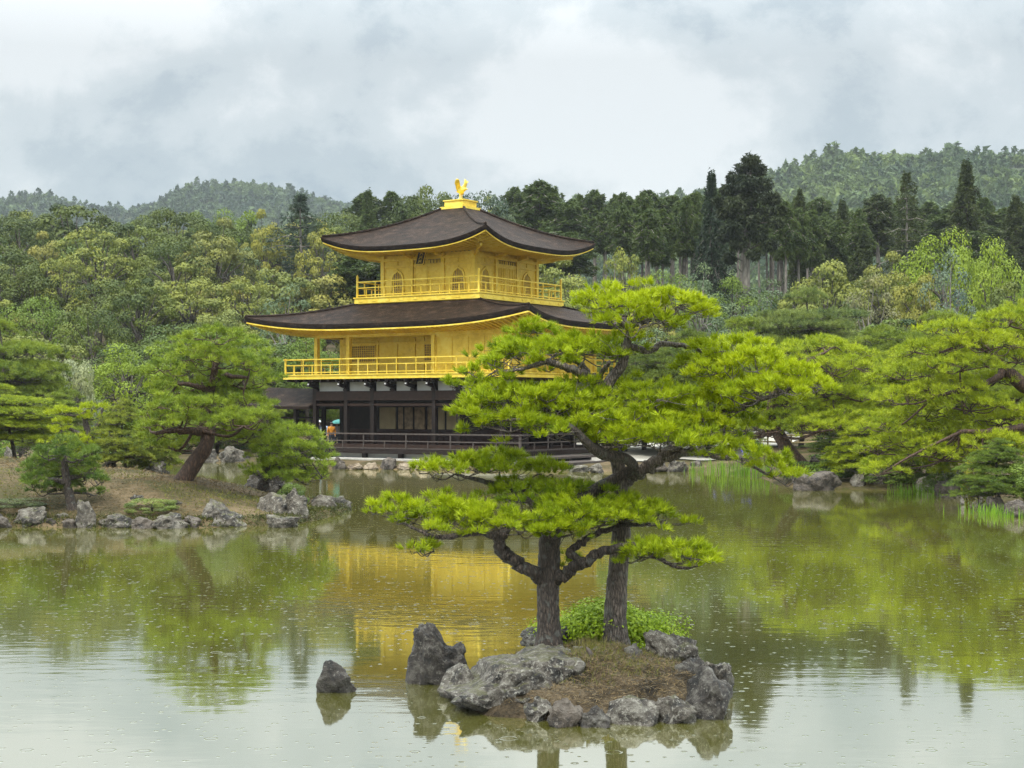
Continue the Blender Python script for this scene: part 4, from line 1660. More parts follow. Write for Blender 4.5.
# ---- right shore and far bank
for i, (a, b, c, d, lab, mt, dep, Yy) in enumerate([
    (795, 847, 471, 491, 'big smooth brown boulder at the right shore below the leaning trunk', M_ROCK_BROWN, 1.5, None),
    (851, 868, 474, 489, 'pale small rock right of the smooth brown boulder', G, None, None),
    (870, 892, 468, 489, 'white-speckled upright rock under the right bank pines', G, None, None),
    (917, 934, 476, 491, 'leaning pale rock at the right shore before the reeds', G, None, None),
    (940, 966, 467, 484, 'round grey rock on the bank above the dark ledge', G, None, 54.0),
    (938, 978, 481, 498, 'dark flat ledge rock on the right shore', M_ROCK_BROWN, None, None),
    (962, 986, 488, 505, 'cracked pale rock at the corner of the right shore', G, None, None),
    (984, 1010, 496, 512, 'dark wet rock under the overhanging shrub at the right', M_ROCK_BROWN, None, None),
    (1006, 1034, 500, 517, 'rock at the right frame edge above the reeds', M_ROCK_BROWN, None, None),
    (808, 822, 455, 472, 'small standing stone beside the leaning right bank trunk', M_ROCK_BROWN, None, 60.0),
    (330, 346, 457, 470, 'rock under the left corner post of the veranda', M_ROCK_BROWN, 1.0, 75.2),
    (346, 362, 463, 470, 'low tan stone next to the left veranda rock', M_TAN, 0.8, 75.0),
    (362, 378, 462, 470, 'tan edging stone, second right of the left veranda rock', M_TAN, 0.8, 75.0),
    (379, 396, 457, 470, 'dark rock under the second veranda post', M_ROCK_BROWN, 1.0, 74.8),
    (396, 412, 462, 470, 'tan edging stone between the second and third veranda posts', M_TAN, 0.8, 74.8),
    (411, 430, 461, 470, 'wide tan edging stone left of the lower pine foliage', M_TAN, 0.8, 74.8),
    (418, 434, 456, 463, 'flat dark rock under the third veranda post', M_ROCK_BROWN, 1.0, 77.5),
    (568, 590, 465, 472, 'small pale stone at the far waterline left of the islet pine trunk', G, 0.7, None),
    (588, 604, 463, 473, 'round pale stone at the far waterline behind the islet pine trunk', G, 0.7, None),
    (646, 668, 460, 472, 'dark stone at the far waterline right of the islet pine fork', M_ROCK_BROWN, 1.0, None),
    (666, 690, 459, 472, 'grey stone with round top at the far waterline left of the irises', G, 1.0, None),
    (690, 706, 460, 471, 'dark stone at the far waterline behind the irises', M_ROCK_BROWN, 1.0, None)]):
    rock(a, b, c, d, lab, mt, dep, 90 + i, Yy, sub=5, planes=9, rough=0.15)

# ------------------------------------------------------------------ the two islet pines
M_PX = 17.2 / F
PUFF = 1.32
PIG = 1.65


def trunk_pts(rows, Y):
    out = []
    for r in rows:
        px, py, rp = r[:3]
        dy = r[3] if len(r) > 3 else 0.0
        p = W(px, py, Y + dy)
        out.append((p.x, p.y, p.z, rp * M_PX))
    return out


def px_pads(rows, Y, rng):
    out = []
    for r in rows:
        px, py, hw, hh = r[:4]
        dy = r[4] if len(r) > 4 else rng.uniform(-0.45, 0.45)
        tint = r[5] if len(r) > 5 else 0.5
        p = W(px, py, Y + dy)
        rx = hw * M_PX * (1.06 if PUFF > 1 else 1.0)
        out.append(((p.x, p.y, p.z), rx, max(0.28, rx * 0.85), hh * M_PX * PUFF, tint))
    return out


def islet_pines():
    rng = np.random.default_rng(101)
    Y = 17.25
    A = thing('pine_tree', 'taller islet pine whose yellow-green clouds spread in front of the pavilion', 'tree', (0, 0, 0))
    br = [trunk_pts([(616, 656, 21), (616, 643, 14.5), (615, 625, 12), (616, 600, 11), (619, 560, 10), (622, 520, 9.2), (622, 490, 8), (618, 465, 7), (610, 440, 7), (607, 415, 6.5), (605, 392, 6), (612, 378, 5.5), (622, 365, 5), (626, 348, 4.5), (632, 325, 3.5), (638, 306, 2.2)], Y),
          trunk_pts([(621, 486, 7), (632, 475, 6.5), (645, 469, 6, -0.1), (657, 461, 5.4, -0.15), (664, 455, 4, -0.2), (680, 446, 3.2, -0.3), (704, 433, 2, -0.4)], Y),
          trunk_pts([(657, 461, 5, -0.15), (685, 452, 4, -0.3), (704, 453, 3.5, -0.4), (722, 457, 3, -0.5), (741, 458, 2.5, -0.5), (756, 468, 1.6, -0.5)], Y),
          trunk_pts([(660, 457, 4, -0.2), (690, 430, 3.5, 0.1), (719, 412, 3.2, 0.2), (739, 409, 3, 0.2), (753, 402, 2.8, 0.1), (779, 394, 2.2, 0.1), (796, 384, 1.4, 0.1)], Y),
          trunk_pts([(604, 391, 5.5), (594, 379, 4.8, -0.1), (579, 373, 4.4, -0.2), (562, 366, 3.6, -0.3), (545, 362, 3.0, -0.3), (531, 367, 2.0, -0.4), (512, 371, 1.2, -0.5)], Y),
          trunk_pts([(590, 377, 3.6, -0.1), (582, 366, 3, 0.1), (572, 358, 2.4, 0.2), (560, 350, 1.5, 0.2)], Y),
          trunk_pts([(598, 383, 3.0), (603, 370, 2.6, -0.2), (610, 362, 2, -0.3)], Y),
          trunk_pts([(628, 345, 3.5), (647, 351, 3.2, 0.1), (661, 344, 3, 0.2), (676, 345, 2.6, 0.3), (691, 347, 2.4, 0.3), (703, 352, 2, 0.3), (722, 363, 1.2, 0.3)], Y),
          trunk_pts([(630, 332, 2.6), (615, 318, 2, -0.1), (600, 312, 1.4, -0.2)], Y),
          trunk_pts([(612, 446, 4.5), (596, 437, 4, -0.3), (575, 428, 3.4, -0.5), (550, 424, 2.6, -0.6), (525, 420, 1.8, -0.6), (500, 420, 1.2, -0.6)], Y)]
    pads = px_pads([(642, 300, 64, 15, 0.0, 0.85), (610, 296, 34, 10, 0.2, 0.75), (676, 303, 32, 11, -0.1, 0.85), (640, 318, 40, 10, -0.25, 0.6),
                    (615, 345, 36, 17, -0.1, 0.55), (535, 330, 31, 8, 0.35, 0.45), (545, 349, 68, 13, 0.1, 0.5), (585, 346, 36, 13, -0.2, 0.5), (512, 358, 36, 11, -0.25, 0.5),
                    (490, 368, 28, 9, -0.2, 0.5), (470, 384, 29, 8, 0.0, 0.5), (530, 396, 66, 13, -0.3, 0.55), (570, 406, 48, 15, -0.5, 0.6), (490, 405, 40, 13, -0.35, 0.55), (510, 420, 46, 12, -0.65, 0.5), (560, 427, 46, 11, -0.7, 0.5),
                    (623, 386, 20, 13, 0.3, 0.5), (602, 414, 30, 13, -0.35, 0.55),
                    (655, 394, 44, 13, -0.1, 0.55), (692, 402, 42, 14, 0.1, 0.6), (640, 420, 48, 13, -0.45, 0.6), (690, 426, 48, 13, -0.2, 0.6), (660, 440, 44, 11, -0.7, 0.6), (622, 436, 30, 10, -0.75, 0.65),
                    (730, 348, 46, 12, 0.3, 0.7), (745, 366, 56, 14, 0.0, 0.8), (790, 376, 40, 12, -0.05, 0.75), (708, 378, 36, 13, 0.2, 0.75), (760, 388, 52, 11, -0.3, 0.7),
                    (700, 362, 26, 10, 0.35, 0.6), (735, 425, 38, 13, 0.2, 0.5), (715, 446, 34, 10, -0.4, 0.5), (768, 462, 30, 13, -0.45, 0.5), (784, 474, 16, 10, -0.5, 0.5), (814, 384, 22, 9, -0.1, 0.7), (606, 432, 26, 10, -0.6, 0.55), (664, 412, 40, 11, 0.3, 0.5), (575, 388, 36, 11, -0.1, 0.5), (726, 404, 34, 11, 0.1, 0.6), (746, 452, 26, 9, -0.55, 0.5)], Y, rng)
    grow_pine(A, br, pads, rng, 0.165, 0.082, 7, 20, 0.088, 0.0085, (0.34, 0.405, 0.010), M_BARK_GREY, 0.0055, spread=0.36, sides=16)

    rng = np.random.default_rng(202)
    Y = 16.9
    B = thing('pine_tree', 'lower islet pine with a dark forked trunk and wide flat lower boughs', 'tree', (0, 0, 0))
    br = [trunk_pts([(549, 658, 21), (549, 646, 14.5), (549, 630, 12), (548, 600, 11), (549, 565, 11), (550, 542, 10.5), (558, 522, 9, 0.1), (578, 503, 7.5, 0.2), (602, 486, 6.2, 0.3), (625, 474, 5.8, 0.3), (633, 466, 5.4, 0.2), (624, 458, 5.2, 0.0), (604, 455, 5.2, -0.2), (590, 446, 4.6, -0.4), (578, 433, 3.5, -0.5), (568, 424, 2, -0.5)], Y),
          trunk_pts([(546, 582, 8), (534, 573, 6.8, -0.1), (517, 562, 6.2, -0.2), (503, 553, 6, -0.25), (499, 543, 5.5, -0.3), (503, 533, 4.6, -0.35), (512, 524, 2.6, -0.4)], Y),
          trunk_pts([(549, 582, 7), (566, 573, 6, -0.1), (582, 565, 5.4, -0.2), (595, 556, 5, -0.25), (610, 549, 4.4, -0.3), (632, 546, 3.2, -0.35), (655, 556, 2.4, -0.35), (672, 566, 1.8, -0.35), (690, 568, 1.2, -0.35)], Y),
          trunk_pts([(584, 563, 4.2, -0.2), (570, 553, 3.8, -0.1), (580, 543, 3.6, 0.0), (598, 533, 3.0, 0.1), (622, 527, 2.4, 0.2), (650, 524, 1.6, 0.2)], Y),
          trunk_pts([(502, 536, 4.2, -0.33), (478, 532, 3.4, -0.4), (455, 536, 2.8, -0.5), (437, 537, 2.3, -0.5), (420, 531, 1.6, -0.5), (404, 523, 1.0, -0.5)], Y),
          trunk_pts([(556, 527, 5, 0.1), (540, 508, 4, 0.2), (520, 495, 3.4, 0.3), (498, 486, 3, 0.3), (478, 480, 2.2, 0.2), (455, 474, 1.2, 0.2)], Y),
          trunk_pts([(437, 537, 1.3, -0.5), (425, 543, 0.9, -0.5), (420, 552, 0.6, -0.5)], Y)]
    pads = px_pads([(500, 460, 50, 10, 0.5, 0.5), (470, 466, 40, 10, 0.2, 0.55), (432, 470, 22, 7, 0.1, 0.65), (530, 470, 30, 9, 0.6, 0.5),
                    (535, 491, 54, 13, 0.25, 0.35), (575, 496, 46, 14, 0.2, 0.4), (600, 512, 52, 14, -0.1, 0.55), (560, 512, 44, 14, -0.35, 0.5), (650, 515, 42, 11, 0.0, 0.65), (625, 506, 36, 11, 0.2, 0.55),
                    (400, 508, 33, 11, -0.3, 0.7), (444, 504, 42, 12, -0.1, 0.6), (480, 517, 44, 12, -0.45, 0.75), (520, 524, 48, 10, -0.5, 0.65), (430, 520, 36, 9, -0.45, 0.5), (560, 528, 36, 9, -0.4, 0.55),
                    (425, 548, 17, 7, -0.5, 0.7), (672, 552, 44, 11, -0.4, 0.6), (640, 550, 26, 8, -0.3, 0.6), (700, 558, 16, 8, -0.4, 0.65), (566, 560, 14, 7, 0.3, 0.5)], Y, rng)
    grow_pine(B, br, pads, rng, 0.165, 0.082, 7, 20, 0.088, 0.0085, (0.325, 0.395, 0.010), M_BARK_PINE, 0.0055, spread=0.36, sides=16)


islet_pines()


def shrub_mesh(seed, rx, ry, rz, lobes, per, size, aspect=0.6, dome=True):
    """a leafy shrub: many small leaves over uneven lobes; local origin at its foot"""
    rng = np.random.default_rng(seed)
    Cs, Ns, Ts = [], [], []
    for i in range(lobes):
        d = unit(rng.normal(size=3))
        d[2] = abs(d[2])
        c = np.array([rx, ry, rz]) * d * rng.uniform(0.35, 0.8) + np.array([0, 0, rz * 0.15])
        r = rng.uniform(0.25, 0.42) * min(rx, rz * 1.6)
        n = unit(rng.normal(size=(per, 3)))
        n[:, 2] = np.where(n[:, 2] < -0.35, -n[:, 2], n[:, 2])
        P = c + n * np.array([r * 1.3, r * 1.3, r * 0.7]) * rng.uniform(0.75, 1.08, (per, 1))
        Cs.append(P)
        Ns.append(n + np.array([0, 0, 0.5]))
        Ts.append(np.clip(rng.normal(0.5, 0.16) + rng.normal(0, 0.10, per), 0, 1))
    V, T = leaf_quads(np.concatenate(Cs), np.concatenate(Ns), size, rng, np.concatenate(Ts), aspect)
    return mesh_arrays('leaves', V, np.arange(len(V)).reshape(-1, 4), T)


def shrub(px, py_foot, Y, wpx, hpx, col, label, seed, leaf, lobes=14, per=160, ry=None, name='shrub', cat='shrub', stem=True, z=None, group=None):
    p = W(px, py_foot, Y)
    zz = p.z if z is None else z
    rx = wpx / 2 * Y / F
    rz = hpx * Y / F
    t = thing(name, label, cat, (p.x, Y, zz), 0, group)
    me = shrub_mesh(seed, rx * 0.8, (ry or rx * 0.8), rz * 0.72, lobes, per, leaf)
    o = link('leaves', me, M_LEAF, t)
    o.color = (*col, 1)
    m = MB()
    rg = random.Random(seed)
    for k in range(6):
        a = rg.uniform(0, 6.28)
        e = (rx * 0.5 * math.cos(a), rx * 0.5 * math.sin(a), rz * rg.uniform(0.4, 0.7))
        m.tube([(0, 0, -0.05), (e[0] * 0.4, e[1] * 0.4, e[2] * 0.6), e], [rz * 0.03, rz * 0.022, rz * 0.01], 5)
    m.build('stems', M_BARK_FAR, t, smooth=True, fix=False)
    return t


shrub(612, 645, 17.75, 180, 58, (0.33, 0.44, 0.018), 'bright green leafy shrub behind the two islet pine trunks', 7, 0.022, lobes=54, per=300, ry=0.5, z=0.22)


def grass_tuft(x, y, z, n, h, col, label, seed, name='grass_tuft', cat='grass', spread=0.12, bend=0.35, w=0.006, group=None):
    rng = np.random.default_rng(seed)
    V, Fq = [], []
    for i in range(n):
        a = rng.uniform(0, 6.28)
        b = np.array([rng.normal(0, spread), rng.normal(0, spread * 0.8), -0.03])
        hh = h * rng.uniform(0.5, 1.1)
        dr = np.array([math.cos(a), math.sin(a), 0]) * bend * rng.uniform(0.2, 1.0) * hh
        s = np.array([-math.sin(a), math.cos(a), 0]) * w / 2
        o = len(V)
        for k, t in enumerate((0, 0.5, 1.0)):
            c = b + np.array([0, 0, hh * t * (1 - 0.15 * t)]) + dr * t * t
            V += [c - s * (1 - 0.8 * t), c + s * (1 - 0.8 * t)]
        Fq += [[o, o + 1, o + 3, o + 2], [o + 2, o + 3, o + 5, o + 4]]
    ob = link(name, mesh_arrays(name, np.array(V), Fq, rng.uniform(0.2, 0.9, len(Fq))), M_LEAF)
    ob.location = (x, y, z)
    ob.color = (*col, 1)
    return tag(ob, label, cat, group)


for i, (px, py, lab) in enumerate([(597, 652, 'dry grass tuft at the foot of the taller islet pine'), (583, 656, 'thin straw-coloured grass tuft between the two islet trunks')]):
    p = W(px, py, 16.95)
    grass_tuft(p.x, 16.95 - 0.1 * i, islet_z(p.x, 16.95), 42, 0.22, (0.30, 0.25, 0.08), lab, 40 + i, spread=0.06)
st = W(590, 680, 16.0)
m = MB()
m.tube([(0, 0, -0.06), (0.01, 0, 0.04), (-0.02, 0, 0.09), (-0.035, 0.01, 0.12)], [0.035, 0.03, 0.022, 0.006], 7, 0.3, random.Random(3))
o = m.build('dead_stub', M_GREYWOOD, smooth=True)
o.location = (st.x, 16.0, islet_z(st.x, 16.0))
tag(o, 'short grey dead wood stub sticking out of the islet litter', 'stub')

# ------------------------------------------------------------------ garden pines on the banks
def cloud_pine(seed, H, Wd, lean=(0.0, 0.0), levels=6, per_level=4, first=0.35, spacing=0.42, rs=0.24, per=9, nn=11, Ln=0.24, nw=0.022, top=0.5, flat=0.30, trunk_r=0.16, umbrella=False, ragged=0.0):
    """meshes of a cloud-pruned pine, foot at the origin"""
    rng = np.random.default_rng(seed)
    tp = []
    for k in range(7):
        s = k / 6
        wob = 0.05 * H * math.sin(3.0 * s + seed) * s
        tp.append((lean[0] * s * (1.6 - 0.6 * s) + wob, lean[1] * s + 0.03 * H * math.cos(2.5 * s + seed), -0.15 + H * 0.95 * s, trunk_r * (1 - 0.82 * s) + 0.02))
    tl = catmull(tp, 4)
    branches, pads = [tp], []
    for i in range(levels):
        f = first + (1 - first) * i / max(1, levels - 1)
        j = min(len(tl) - 1, int(f * (len(tl) - 1)))
        base = tl[j]
        if umbrella:
            R = Wd / 2 * (0.62 + 0.38 * math.sin(math.pi * min(1, 0.25 + 0.75 * (f - first) / (1 - first)))) * (1.0 if i < levels - 1 else 0.45)
        else:
            R = Wd / 2 * (1 - 0.72 * ((f - first) / (1 - first)) ** 1.3)
        k = per_level if i < levels - 1 else 2
        a0 = rng.uniform(0, 6.28)
        for q in range(k):
            a = a0 + 2 * math.pi * q / k + rng.uniform(-0.3, 0.3)
            rr = R * rng.uniform(0.50, 0.68) if i < levels - 1 else R * 0.3
            c = np.array([base[0] + rr * math.cos(a), base[1] + rr * math.sin(a), base[2] + H * rng.uniform(-0.03, 0.05)])
            pr = R * rng.uniform(0.42, 0.56) + 0.12 * Wd * 0.3
            pads.append((c, pr, pr * 0.95, max(0.12, pr * flat), rng.uniform(top - 0.2, top + 0.2)))
            s = base[:3]
            mid = (s + c) / 2 + np.array([0, 0, -0.06 * rr]) + rng.normal(size=3) * 0.06 * rr
            r0 = base[3] * 0.55 + 0.012
            branches.append([(*s, r0), (*mid, r0 * 0.7), (*(c - np.array([0, 0, pr * flat * 0.7])), r0 * 0.35)])
    pads.append((tl[-1][:3] + np.array([0, 0, 0.02 * H]), Wd * 0.14, Wd * 0.14, Wd * 0.05, top))
    tmp = thing('pine_tree', 'x', 'tree')
    grow_pine(tmp, branches, pads, rng, spacing, rs, per, nn, Ln, nw, (0.1, 0.1, 0.1), M_BARK_FAR, 0.012, sides=9)
    parts = {c.name.split('.')[0]: c.data for c in tmp.children}
    for c in list(tmp.children):
        bpy.data.objects.remove(c)
    bpy.data.objects.remove(tmp)
    return parts, H, Wd


def place(parts, H, Wd, px, top_py, foot_py, wpx, Y, col, label, rot=0.0, pig=None, name='pine_tree', cat='tree', group=None, zfoot=None, bark=None):
    """stand a tree so that it spans the given rows and width of the photograph"""
    a = W(px, top_py, Y)
    z0 = W(px, foot_py, Y).z if zfoot is None else zfoot
    h = a.z - z0
    w = wpx * Y / F
    t = thing(name, label, cat, (a.x, Y, z0), rot, group)
    t.scale = (w / Wd, w / Wd, h / H)
    for n_, me in parts.items():
        o = link(n_, me, None, t)
        if n_ in ('crown', 'leaves'):
            o.color = (*[c * (pig or PIG) for c in col], 1)
    return t


def island_pines():
    # fine-needled pines of the left island, about 40 m off
    rng = np.random.default_rng(303)
    global M_PX
    Y = 43.5
    M_PX = Y / F
    T = thing('pine_tree', 'large leaning pine with a bent dark trunk on the left island', 'tree')
    br = [trunk_pts([(176, 490, 10), (182, 482, 9), (190, 470, 8.5), (198, 458, 8), (206, 446, 7.5), (208, 432, 7, 0.2), (206, 418, 6, 0.4), (208, 400, 5, 0.5), (213, 380, 4, 0.5), (216, 360, 3, 0.4), (218, 342, 1.6, 0.3)], Y),
          trunk_pts([(207, 430, 5, 0.2), (190, 431, 4, -0.4), (172, 430, 3, -0.8), (155, 434, 1.6, -1.0)], Y),
          trunk_pts([(208, 428, 5, 0.2), (222, 426, 4, 0.8), (240, 424, 3, 1.2), (262, 430, 1.6, 1.4)], Y),
          trunk_pts([(211, 392, 3.5, 0.5), (196, 386, 2.6, -0.2), (178, 384, 1.5, -0.8)], Y),
          trunk_pts([(213, 382, 3.2, 0.5), (228, 376, 2.6, 0.2), (248, 378, 1.4, -0.3)], Y)]
    rows = []
    for (px, py, hw, hh) in [(215, 334, 30, 10), (240, 345, 30, 10), (190, 346, 30, 10), (215, 356, 44, 11), (250, 360, 24, 9), (172, 366, 28, 10), (245, 378, 36, 11), (195, 378, 40, 11), (165, 388, 24, 10),
                             (225, 396, 44, 11), (182, 402, 36, 11), (250, 402, 24, 9), (160, 410, 22, 9), (244, 416, 38, 10), (185, 420, 38, 10), (254, 424, 20, 8), (158, 432, 24, 10), (178, 442, 24, 9), (246, 434, 30, 9), (222, 428, 24, 9), (150, 420, 16, 8)]:
        rows.append((px, py, hw, hh, rng.uniform(-1.3, 1.3), rng.uniform(0.3, 0.6)))
    grow_pine(T, br, px_pads(rows, Y, rng), rng, 0.30, 0.17, 9, 14, 0.16, 0.014, (0.285, 0.350, 0.034), M_BARK_RED, 0.010, sides=12)

    Y = 44.5
    M_PX = Y / F
    S = thing('pine_tree', 'bushy low pine hanging over the water beside the roofed landing', 'tree')
    br = [trunk_pts([(262, 490, 6), (266, 478, 5.5), (276, 468, 5), (290, 460, 4, -0.2), (305, 455, 2, -0.3)], Y),
          trunk_pts([(270, 474, 3.5), (262, 460, 2.6), (268, 445, 1.6), (280, 432, 1.2)], Y)]
    rows = [(px, py, hw, hh, rng.uniform(-0.7, 0.7), rng.uniform(0.45, 0.7)) for (px, py, hw, hh) in
            [(282, 428, 14, 7), (300, 434, 22, 9), (275, 440, 22, 9), (316, 446, 18, 9), (292, 448, 28, 10), (264, 452, 20, 9), (310, 460, 24, 10), (282, 464, 28, 10), (258, 468, 16, 8), (322, 470, 14, 8), (300, 474, 24, 8), (275, 476, 20, 7)]]
    grow_pine(S, br, px_pads(rows, Y, rng), rng, 0.27, 0.16, 9, 14, 0.15, 0.014, (0.265, 0.335, 0.034), M_BARK_PINE, 0.010, sides=9)

    Y = 40.0
    M_PX = Y / F
    S = thing('pine_tree', 'small clipped dark green pine with blue-green needles above the tall pale block', 'tree')
    br = [trunk_pts([(73, 512, 6), (71, 502, 5), (68, 488, 4.5), (66, 474, 4), (64, 460, 3), (62, 448, 1.6)], Y),
          trunk_pts([(68, 484, 3), (55, 480, 2.4, -0.2), (42, 478, 1.4, -0.3)], Y),
          trunk_pts([(67, 478, 3), (80, 476, 2.2, 0.2), (94, 474, 1.2, 0.3)], Y)]
    rows = [(px, py, hw, hh, rng.uniform(-0.6, 0.6), rng.uniform(0.2, 0.45)) for (px, py, hw, hh) in
            [(62, 444, 16, 7), (50, 452, 18, 8), (78, 452, 18, 8), (62, 460, 26, 8), (38, 464, 18, 8), (88, 464, 16, 8), (52, 472, 26, 8), (82, 474, 20, 8), (36, 480, 16, 7), (98, 480, 10, 5), (48, 488, 16, 6), (92, 490, 14, 5), (62, 484, 18, 6)]]
    grow_pine(S, br, px_pads(rows, Y, rng), rng, 0.24, 0.14, 9, 15, 0.14, 0.012, (0.175, 0.240, 0.034), M_BARK_PINE, 0.010, sides=9)

    Y = 50.0
    M_PX = Y / F
    S = thing('pine_tree', 'cloud-pruned pine with bright yellow-green flat tiers behind the small clipped pine', 'tree')
    br = [trunk_pts([(92, 478, 5), (92, 460, 4.5), (90, 440, 4), (86, 425, 3), (84, 412, 2)], Y),
          trunk_pts([(90, 440, 3), (72, 430, 2), (62, 428, 1.2)], Y), trunk_pts([(90, 436, 3), (100, 420, 2), (102, 408, 1.2)], Y)]
    rows = [(px, py, hw, hh, rng.uniform(-0.4, 0.4), 0.9) for (px, py, hw, hh) in
            [(66, 411, 15, 4), (62, 422, 14, 4), (58, 430, 12, 3), (94, 407, 15, 4), (92, 416, 16, 4), (54, 440, 10, 3), (80, 440, 16, 5), (96, 436, 14, 5), (76, 452, 18, 5)]]
    grow_pine(S, br, px_pads(rows, Y, rng), rng, 0.26, 0.15, 9, 13, 0.13, 0.014, (0.30, 0.36, 0.014), M_BARK_PINE, 0.010, sides=9)

    # the leaning pine of the right bank
    Y = 60.0
    M_PX = Y / F
    T = thing('pine_tree', 'right bank pine with a red-brown trunk leaning left over the boulder', 'tree')
    br = [trunk_pts([(806, 470, 8), (800, 464, 7.5), (790, 452, 7), (782, 440, 6.5), (776, 428, 6), (772, 412, 5.5), (773, 398, 4.5), (780, 380, 3.5), (788, 362, 2.2)], Y),
          trunk_pts([(778, 432, 4.5), (766, 433, 4), (752, 438, 3), (738, 442, 1.8)], Y),
          trunk_pts([(773, 408, 3.5), (790, 400, 3, 0.5), (812, 396, 2.2, 0.8), (836, 398, 1.4, 1.0)], Y),
          trunk_pts([(775, 396, 3), (790, 376, 2.6, -0.5), (806, 362, 2, -0.8), (826, 352, 1.2, -0.8)], Y)]
    rows = [(px, py, hw, hh, rng.uniform(-1.5, 1.5), rng.uniform(0.4, 0.7)) for (px, py, hw, hh) in
            [(815, 345, 34, 8), (850, 352, 30, 8), (790, 354, 28, 8), (830, 364, 40, 9), (868, 366, 24, 8), (800, 372, 34, 9), (845, 380, 38, 9), (770, 384, 26, 9), (815, 390, 38, 9), (862, 394, 28, 8), (785, 402, 36, 9), (835, 404, 36, 9),
             (755, 412, 30, 8), (800, 416, 38, 9), (845, 416, 30, 8), (728, 424, 28, 8), (765, 426, 28, 7), (820, 424, 30, 7), (736, 438, 22, 6)]]
    grow_pine(T, br, px_pads(rows, Y, rng), rng, 0.36, 0.21, 9, 12, 0.19, 0.018, (0.33, 0.385, 0.018), M_BARK_RED, 0.013, sides=10)

    # the big pine whose limb enters from the right edge
    Y = 52.0
    M_PX = Y / F
    T = thing('pine_tree', 'wide pine at the right frame edge with a thick red limb entering from the right', 'tree')
    br = [trunk_pts([(1092, 500, 13), (1086, 460, 12), (1074, 425, 11), (1058, 405, 10), (1040, 394, 9), (1022, 384, 7.5), (1010, 374, 6.5), (1002, 366, 5), (990, 352, 3.5), (970, 342, 2)], Y),
          trunk_pts([(1060, 406, 7), (1045, 370, 5, 0.5), (1030, 340, 3.5, 0.8), (1016, 322, 2, 0.8)], Y),
          trunk_pts([(1006, 370, 4), (990, 382, 3, -0.5), (965, 390, 2.5, -0.8), (935, 396, 1.5, -1)], Y),
          trunk_pts([(1066, 414, 7), (1040, 424, 5, -0.6), (1000, 430, 3.5, -1.2), (960, 432, 2, -1.5)], Y)]
    rows = [(px, py, hw, hh, rng.uniform(-1.5, 1.5), rng.uniform(0.45, 0.75)) for (px, py, hw, hh) in
            [(1010, 318, 36, 8), (960, 328, 42, 8), (1035, 332, 34, 9), (985, 342, 44, 9), (935, 348, 36, 8), (1018, 354, 36, 9), (960, 362, 42, 9), (912, 372, 34, 8), (985, 378, 34, 8), (945, 386, 44, 9), (900, 396, 30, 8), (1025, 398, 30, 8),
             (970, 402, 42, 9), (925, 412, 42, 9), (1000, 416, 42, 9), (890, 424, 34, 8), (955, 426, 44, 9), (1030, 426, 28, 9), (915, 438, 40, 9), (985, 440, 40, 9), (880, 446, 26, 8), (945, 452, 40, 9), (1010, 452, 30, 8), (905, 462, 30, 8), (965, 466, 28, 7), (880, 468, 22, 7)]]
    grow_pine(T, br, px_pads(rows, Y, rng), rng, 0.34, 0.20, 9, 12, 0.18, 0.017, (0.335, 0.39, 0.018), M_BARK_RED, 0.013, sides=10)


island_pines()

